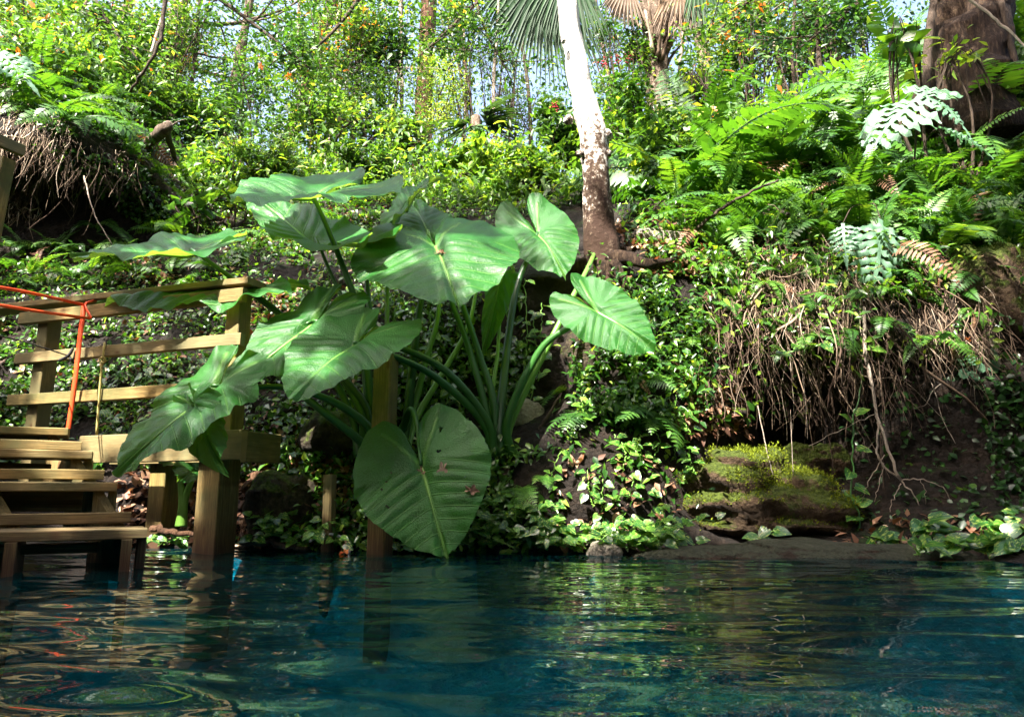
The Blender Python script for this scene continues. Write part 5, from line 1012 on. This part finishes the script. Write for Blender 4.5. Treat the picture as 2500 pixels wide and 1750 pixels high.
for k, (pts, r, lab, mt) in enumerate((([(2240, 860, 4.1), (2280, 950, 4.05), (2300, 1020, 4.0), (2333, 1083, 3.95)], .003, 'thin straight dead twig in front of the hollow', 'twig'), ([(2325, 920, 4.1), (2280, 950, 4.05), (2262, 985, 4.0), (2240, 995, 4.0)], .003, 'pale curling root tip under the round leaves', 'twig'), ([(1958, 900, 4.05), (1968, 1000, 4.0), (1972, 1072, 3.98)], .003, 'long thin root dangling over the boulder', 'twig'), ([(1850, 990, 4.0), (1870, 1090, 3.95), (1888, 1160, 3.9)], .003, 'slanting thin root in front of the mossy boulder', 'twig'), ([(1930, 1000, 4.05), (1936, 1160, 3.95)], .0025, 'straight hair-thin root over the moss', 'twig'), ([(1712, 1130, 3.95), (1745, 1190, 3.9), (1768, 1232, 3.86)], .003, 'short pale root on the left face of the boulder', 'twig'),
       ([(405, -20, 6.2), (392, 90, 6.2), (360, 160, 6.2), (318, 225, 6.3)], .022, 'dark bare limb slanting down at the upper left', 'darktwig'), ([(205, 430, 5.5), (230, 520, 5.4), (275, 600, 5.4)], .006, 'thin pale stem slanting across the dark left recess', 'twig'), ([(2340, -20, 4.6), (2430, 45, 4.5), (2520, 130, 4.4)], .012, 'slanting pale-edged twig in front of the massive trunk', 'twig'), ([(1700, 560, 4.55), (1760, 510, 4.5), (1830, 470, 4.5), (1900, 440, 4.6)], .014, 'fallen dark branch below the ferns, right of the white tree', 'darktwig'), ([(590, 1320, 3.85), (660, 1325, 3.8), (750, 1338, 3.75)], .022, 'dark log half afloat beside the landing post', 'darktwig'), ([(370, 1290, 3.95), (420, 1300, 3.9), (500, 1302, 3.85)], .02, 'log lying under the landing at the waterline', 'redbark'), ([(600, 1200, 4.0), (630, 1150, 4.05), (665, 1120, 4.1)], .025, 'thick brown root beside the landing post', 'redbark'), ([(1300, 1080, 3.92), (1340, 1010, 3.95), (1370, 960, 4.0)], .012, 'dark curved root by the pale sunlit stone', 'darktwig'), ([(1290, 1095, 3.88), (1330, 1135, 3.85), (1385, 1140, 3.85)], .012, 'bent root right of the stalk bases', 'darktwig'), ([(1700, 1352, 3.55), (1760, 1345, 3.55), (1840, 1330, 3.55)], .005, 'thin runner stem lying on the flat rock', 'twig'), ([(2150, 1345, 3.5), (2250, 1368, 3.45), (2350, 1375, 3.42)], .007, 'grey stick lying on the right end of the flat rock', 'twig'))):
    mb = MB(); p = bez([P(*q_) for q_ in pts], 18); p[1:-1] += rng.normal(0, r*.3, (16, 3)); tube(mb, p, [r, r*.55], 7, wob=.25); tag(mb.build('branch' if r > .009 else 'hanging_root', M[mt]), lab, 'branch' if r > .009 else 'root')
def PH(px, py, Yd, k=.04):
    h = hit(px, py); return P(px, py, min(h[0].y-k, 7.2)) if h else P(px, py, Yd)
# broken log and stump on the left cliff
b0 = PH(380, 345, 5.8); e = empty('broken_log', b0, 'mossy broken log with a pale snapped end on the left cliff', 'log')
for nm, pts, r, mt in (('log', [PH(300, 380, 5.6), PH(360, 350, 5.7), PH(400, 318, 5.75), PH(412, 305, 5.75)], (.035, .05, .055, .04), 'bark'), ('limb', [PH(362, 360, 5.6), PH(345, 310, 5.6), PH(318, 285, 5.65)], (.026, .024, .02), 'redbark'), ('limb', [PH(405, 320, 5.7), PH(425, 380, 5.7), PH(430, 410, 5.7)], (.03, .025, .02), 'darktwig'), ('twig', [PH(400, 325, 5.7), PH(430, 300, 5.7), PH(455, 292, 5.7)], (.012, .008, .004), 'twig')): trunk(e, pts, r, M[mt], 12, 16, .3, nm)
mb = MB(); tube(mb, bez([PH(370, 430, 5.9), PH(420, 480, 5.8), PH(455, 520, 5.7)], 12), [.06, .055, .04], 12, wob=.25); tag(mb.build('fallen_log', M['bark']), 'mossy log sloping down behind the broad-leaved seedling', 'log')
mb = MB(); tube(mb, bez([P(755, 1322, 3.7), P(790, 1302, 3.7), P(840, 1312, 3.68), P(852, 1330, 3.66), P(853, 1375, 3.64)], 18), .007, 8); tag(mb.build('bent_pipe', M['pipe']), 'pale grey bent stem dipping into the water left of the lone post', 'pipe')

# ------------------------------------------------------------------ ground cover and litter
def cover(name, regions, mat, label, sz, wr, T, lift=.02, up=.6, stuffcat='plants', tint=(.45, .25)):
    mb = MB()
    for poly, n in regions:
        hs = scatter(poly, n); pos = np.array([tuple(h[2]) for h in hs]); nn = np.array([tuple(h[3]) for h in hs]); N = len(pos)
        keep = np.array([nz(Vector(p)*2.6)+.4*nz(Vector(p)*7) > -.32 for p in pos]); pos = pos[keep]; nn = nn[keep]; N = len(pos)
        pos = pos+nn*rng.exponential(lift, (N, 1)); d = rdirs(N)+np.array([0, -.4, -.15]); n2 = nn*.6+rdirs(N)*.45+np.array([0, -.15, up])
        cloud(mb, pos, d, n2, sz*rng.uniform(.5, 1.4, N), wr*rng.uniform(.8, 1.2, N), np.clip(rng.normal(*tint, N), 0, 1), T)
    return tag(mb.build(name, mat), label, stuffcat, None, 'stuff')
LB = [(-80, 640), (480, 620), (700, 560), (900, 620), (1000, 760), (960, 1000), (640, 1180), (300, 1150), (-80, 1150)]
cover('ground_cover', [(LB, 15000), ([(430, 420), (1000, 420), (1300, 430), (1330, 560), (1200, 640), (900, 640), (600, 620), (430, 560)], 11000), ([(900, 640), (1260, 620), (1300, 900), (1260, 1060), (960, 1040)], 5500), ([(680, 1090), (1000, 1080), (1320, 1100), (1330, 1345), (680, 1340)], 4200), ([(60, 330), (450, 430), (430, 580), (350, 560), (150, 400)], 1800)], M['ivy'], 'low leafy ground cover on the slope behind railing and elephant ears', .044, .55, LEAF4, .03)
cover('ground_cover', [([(1420, 760), (1700, 700), (1720, 1000), (1560, 1060), (1400, 1010)], 3600), ([(1340, 1050), (1680, 1040), (1680, 1330), (1340, 1330)], 330), ([(1430, 640), (1640, 600), (1660, 740), (1440, 780)], 900)], M['ivy'], 'leafy undergrowth between the sunlit heart leaf and the mossy boulder', .048, .45, LEAF4, .05)
cover('ground_cover', [([(1500, 430), (1700, 330), (2000, 220), (2560, 100), (2560, 640), (2100, 660), (1700, 700), (1520, 600)], 8500), ([(1680, 640), (2500, 600), (2500, 800), (1700, 820)], 900)], M['ivy'], 'dense low leaves under the right-hand ferns', .055, .45, LEAF4, .05)
cover('ground_cover', [([(-100, 60), (250, 110), (500, 280), (480, 420), (150, 330), (-100, 240)], 4500)], M['ivy'], 'low leaves under the ferns of the left cliff top', .055, .45, LEAF4, .06)
cover('leaf_litter', [(LB, 1500), ([(560, 700), (700, 690), (720, 790), (560, 800)], 450), ([(290, 590), (460, 590), (440, 690), (290, 690)], 350), ([(1420, 560), (1720, 520), (1720, 680), (1500, 680)], 900), ([(1650, 900), (1820, 940), (1820, 1060), (1640, 1060)], 500), ([(1700, 380), (2500, 260), (2500, 640), (1700, 660)], 900), ([(600, 1040), (860, 1040), (860, 1330), (600, 1330)], 900), ([(300, 1130), (640, 1130), (640, 1330), (300, 1330)], 900), ([(1300, 1130), (1650, 1100), (1650, 1340), (1300, 1340)], 130), ([(430, 420), (1000, 430), (950, 620), (430, 620)], 900), ([(2050, 1260), (2450, 1260), (2450, 1350), (2050, 1350)], 150)], M['litter'], 'brown dead leaves littering the bank', .06, .55, LEAF4, .008, .9, 'litter')
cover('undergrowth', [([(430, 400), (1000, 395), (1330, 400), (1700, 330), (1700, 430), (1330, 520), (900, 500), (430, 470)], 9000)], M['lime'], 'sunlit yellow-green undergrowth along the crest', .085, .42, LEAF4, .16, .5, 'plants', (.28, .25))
cover('undergrowth', [([(1700, 330), (2050, 200), (2560, 90), (2560, 200), (2000, 330), (1700, 430)], 2500), ([(-100, 60), (300, 120), (480, 300), (430, 330), (250, 240), (-100, 160)], 2500)], M['bush'], 'tall leafy undergrowth along the rim on both sides', .09, .42, LEAF4, .2, .5)
cover('ground_cover', [([(2050, 900), (2560, 860), (2560, 1280), (2300, 1290), (2050, 1280)], 500), ([(2380, 880), (2560, 850), (2560, 1290), (2440, 1290)], 500)], M['dark'], 'scattered dark leaves and moss in the hollow under the root curtain', .045, .6, LEAF4, .015, .3)
# distant wood behind the crest
mb = MB(); N = 62000; px = rng.uniform(-150, 2650, N); py = rng.uniform(-160, 420, N); Yd = rng.uniform(13, 22, N)
pos = np.array([tuple(P(a_, b_, c_)) for a_, b_, c_ in zip(px, py, Yd)])
keep = np.array([nz((p[0]*.45, p[1]*.12, p[2]*.5))+.5*nz((p[0]*1.5, p[1]*.3, p[2]*1.7)) > (.02 if 560 < a_ < 720 or 1120 < a_ < 1320 or 2080 < a_ < 2260 else -.22) for p, a_ in zip(pos, px)]) & (pos[:, 2] > 5.2)
pos = pos[keep]; N = len(pos); cloud(mb, pos, rdirs(N)-np.array([0, 0, .2]), rdirs(N)+np.array([0, 0, .6]), .12*rng.uniform(.5, 1.5, N), .5, np.clip(rng.normal(.45, .22, N)+np.array([.5*nz(Vector(p)*.9) for p in pos]), 0, .96))
tag(mb.build('distant_foliage', M['bush']), 'far sunlit woodland foliage beyond the crest', 'foliage', None, 'stuff')
# ------------------------------------------------------------------ fallen leaves one can pick out
def oak(seed):
    r_ = np.random.default_rng(seed); V = [(0, .45, 0)]; m_ = 22
    for i in range(m_):
        a = 6.283*i/m_; rr_ = (.34+.13*math.cos(5*a+seed)+.05*r_.normal()); V.append((rr_*math.sin(a)*.85, .45-rr_*1.25*math.cos(a), .10*r_.normal()+.12*abs(math.sin(a))))
    return MB().add(V, [np.array([(0, 1+i, 1+(i+1) % m_) for i in range(m_)])], .58+.2*r_.random()).mesh('fallen_leaf', M['litter'])
def fallen(p, d, n, s_, label, mt='litter', seed=0):
    me = oak(seed)
    if mt != 'litter': me.materials[0] = M[mt]
    o = bpy.data.objects.new('fallen_leaf', me); COL.objects.link(o); o.location = p; o.rotation_mode = 'QUATERNION'; o.rotation_quaternion = leafq(d, n); o.scale = (s_,)*3
    tag(o, label, 'leaf')
def onleaf(sf, px, py, guess, Yg):      # leaf surface point nearest to a pixel
    best = None
    for u in np.linspace(-.95, .95, 60):
        for v in np.linspace(-.6, 1, 70):
            w = sf(u, v, .008); q_ = w-CO; yy = q_.y*cP+q_.z*sP; zz = -q_.y*sP+q_.z*cP; X_ = CX+F*q_.x/yy; Y_ = CY-F*zz/yy; e_ = (X_-px)**2+(Y_-py)**2
            if best is None or e_ < best[0]: best = (e_, w)
    return best[1]
fallen(onleaf(SF[2], 1024, 1140, 0, 0), (.1, 0, -1), N2, .062, 'crumpled brown leaf where the front heart leaf joins its stalk', seed=1)
fallen(onleaf(SF[2], 1084, 1128, 0, 0), (-.3, 0, -1), N2, .070, 'torn brown leaf on the upper right of the front heart leaf', seed=2)
fallen(onleaf(SF[2], 1136, 1195, 0, 0), (1, 0, -.2), N2, .070, 'pale dead leaf on the right edge of the front heart leaf', seed=3)
fallen(onleaf(SF[1], 1060, 620, 0, 0), (1, 0, .1), N1, .065, 'brown leaf lying on the big blue-green heart leaf', seed=4)
for k, (px, py, Yd, s_, lab) in enumerate(((1922, 1345, 3.50, .075, 'orange leaf on top of the flat rock'), (1985, 1352, 3.48, .07, 'dark orange leaf right of the other one on the flat rock'), (1618, 1372, 3.46, .06, 'orange leaf floating at the left end of the flat rock'), (830, 1352, 3.55, .05, 'small orange leaf at the waterline beside the lone post'))):
    p = P(px, py, Yd); p.z = max(p.z, .01); fallen(p, (1, rng.normal(0, .3), .1), (0, -.5, 1), s_, lab, 'orange', 10+k)
for k, (px, py) in enumerate(((1838, 320), (1925, 260), (1993, 290), (2080, 236), (1848, 408), (700, 195), (640, 170), (50, 95), (2370, 828))):
    h = hit(px, py); Yd = min(h[0].y-.25, 7.5) if h else 7.5
    fallen(P(px, py, Yd), (rng.normal(), -.3, rng.normal()), (rng.normal(0, .4), -1, .3), .013*Yd, ('orange leaf caught in the right-hand ferns, lowest left', 'orange leaf caught in the right-hand ferns, upper middle', 'orange leaf caught in the right-hand ferns, middle', 'red-brown leaf in the right-hand ferns, highest', 'orange leaf in the shade below the right-hand ferns', 'orange leaf in the shrub against the sky gap', 'small orange leaf left of the sky gap', 'orange leaf in the top left ferns', 'orange-brown leaf stuck in the sunny moss')[k], 'orange', 20+k)

# ------------------------------------------------------------------ labels that count along each row
G_ = {}
for o in list(S.objects):
    if o.get('group') and o.parent is None: G_.setdefault(o['group'], []).append(o)
for grp, what in (('sword ferns crowding the right slope', 'sword fern|of the right slope'), ('ferns above the left cliff', 'sword fern|of the left cliff top'), ('ferns behind the railing', 'fern|behind the railing'), ('ferns behind the elephant ears', 'small fern|behind the elephant ears'), ('ferns above the hanging roots', 'small fern|above the hanging roots'), ('ferns by the white tree', 'small fern|by the white tree foot'),
                  ('runners at the waterline', 'variegated runner|leafy mat left of flat rock'), ('runners behind the front leaf', 'dark runner|behind the front heart leaf'), ('runners at the right edge', 'large-leaved runner|right end of flat rock'), ('runners between the posts', 'small runner|at waterline between the posts'), ('runners by the stairs', 'small runner|by the stairs at the waterline'), ('vines on the earth face', 'vine strand|on earth face below white tree'), ('vines in the shade behind the stalks', 'shaded vine strand|behind stalks and rails')):
    if grp in G_: relabel(G_[grp], what)
# ------------------------------------------------------------------ leaves and sprigs growing through the root curtain
cover('root_creeper', [([(1700, 640), (2430, 620), (2430, 860), (1720, 880)], 900), ([(1690, 880), (2000, 880), (2000, 1000), (1700, 1040)], 220)], M['ivy'], 'sparse green creeper leaves growing through the root curtain', .055, .5, LEAF4, .08, .3, 'plants', (.55, .25))
for px, py, p, n in scatter([(1700, 640), (2420, 640), (2400, 820), (1720, 850)], 18, 60):
    fern(p+n*.05, n, rng.uniform(.18, .34), 4, 'little fern hanging in the root curtain', 'ferns in the root curtain', FR_+FT_, -math.pi/2, (.5, 1.3))
relabel([o for o in S.objects if o.get('group') == 'ferns in the root curtain'], 'little hanging fern|in the root curtain', 10)
# moss tufts that give the boulder a furry surface
dg_ = bpy.context.evaluated_depsgraph_get(); mo = [o for o in S.objects if o.name.startswith('mossy_boulder')][0]
nv_ = len(mo.data.vertices); co = np.zeros(nv_*3); mo.data.vertices.foreach_get('co', co); co = co.reshape(-1, 3); no = np.zeros(nv_*3); mo.data.vertices.foreach_get('normal', no); no = no.reshape(-1, 3)
if np.sum((co-co.mean(0))*no) < 0: no = -no
mb = MB(); idx = np.where((no[:, 2] > -.05) & (co[:, 2] > co[:, 2].mean()-.1))[0]; ii = rng.choice(idx, 44000); pos = co[ii]+rng.normal(0, .012, (44000, 3))
kp = np.array([nz(Vector(p)*5)+.6*nz(Vector(p)*13) > -.28 for p in pos]); pos = pos[kp]; nn = no[ii][kp]; N = len(pos)
cloud(mb, pos, nn+rdirs(N)*.7, rdirs(N), .012*rng.uniform(.5, 1.5, N), .5, np.clip(rng.normal(.55, .25, N), 0, 1)); o = mb.build('moss', leaf_mat('moss', [(0, (.04, .06, .006)), (1, (.21, .26, .02))], rough=.8, spec=.1, trans=.2), mo, kind='stuff')
o.location = -mo.location
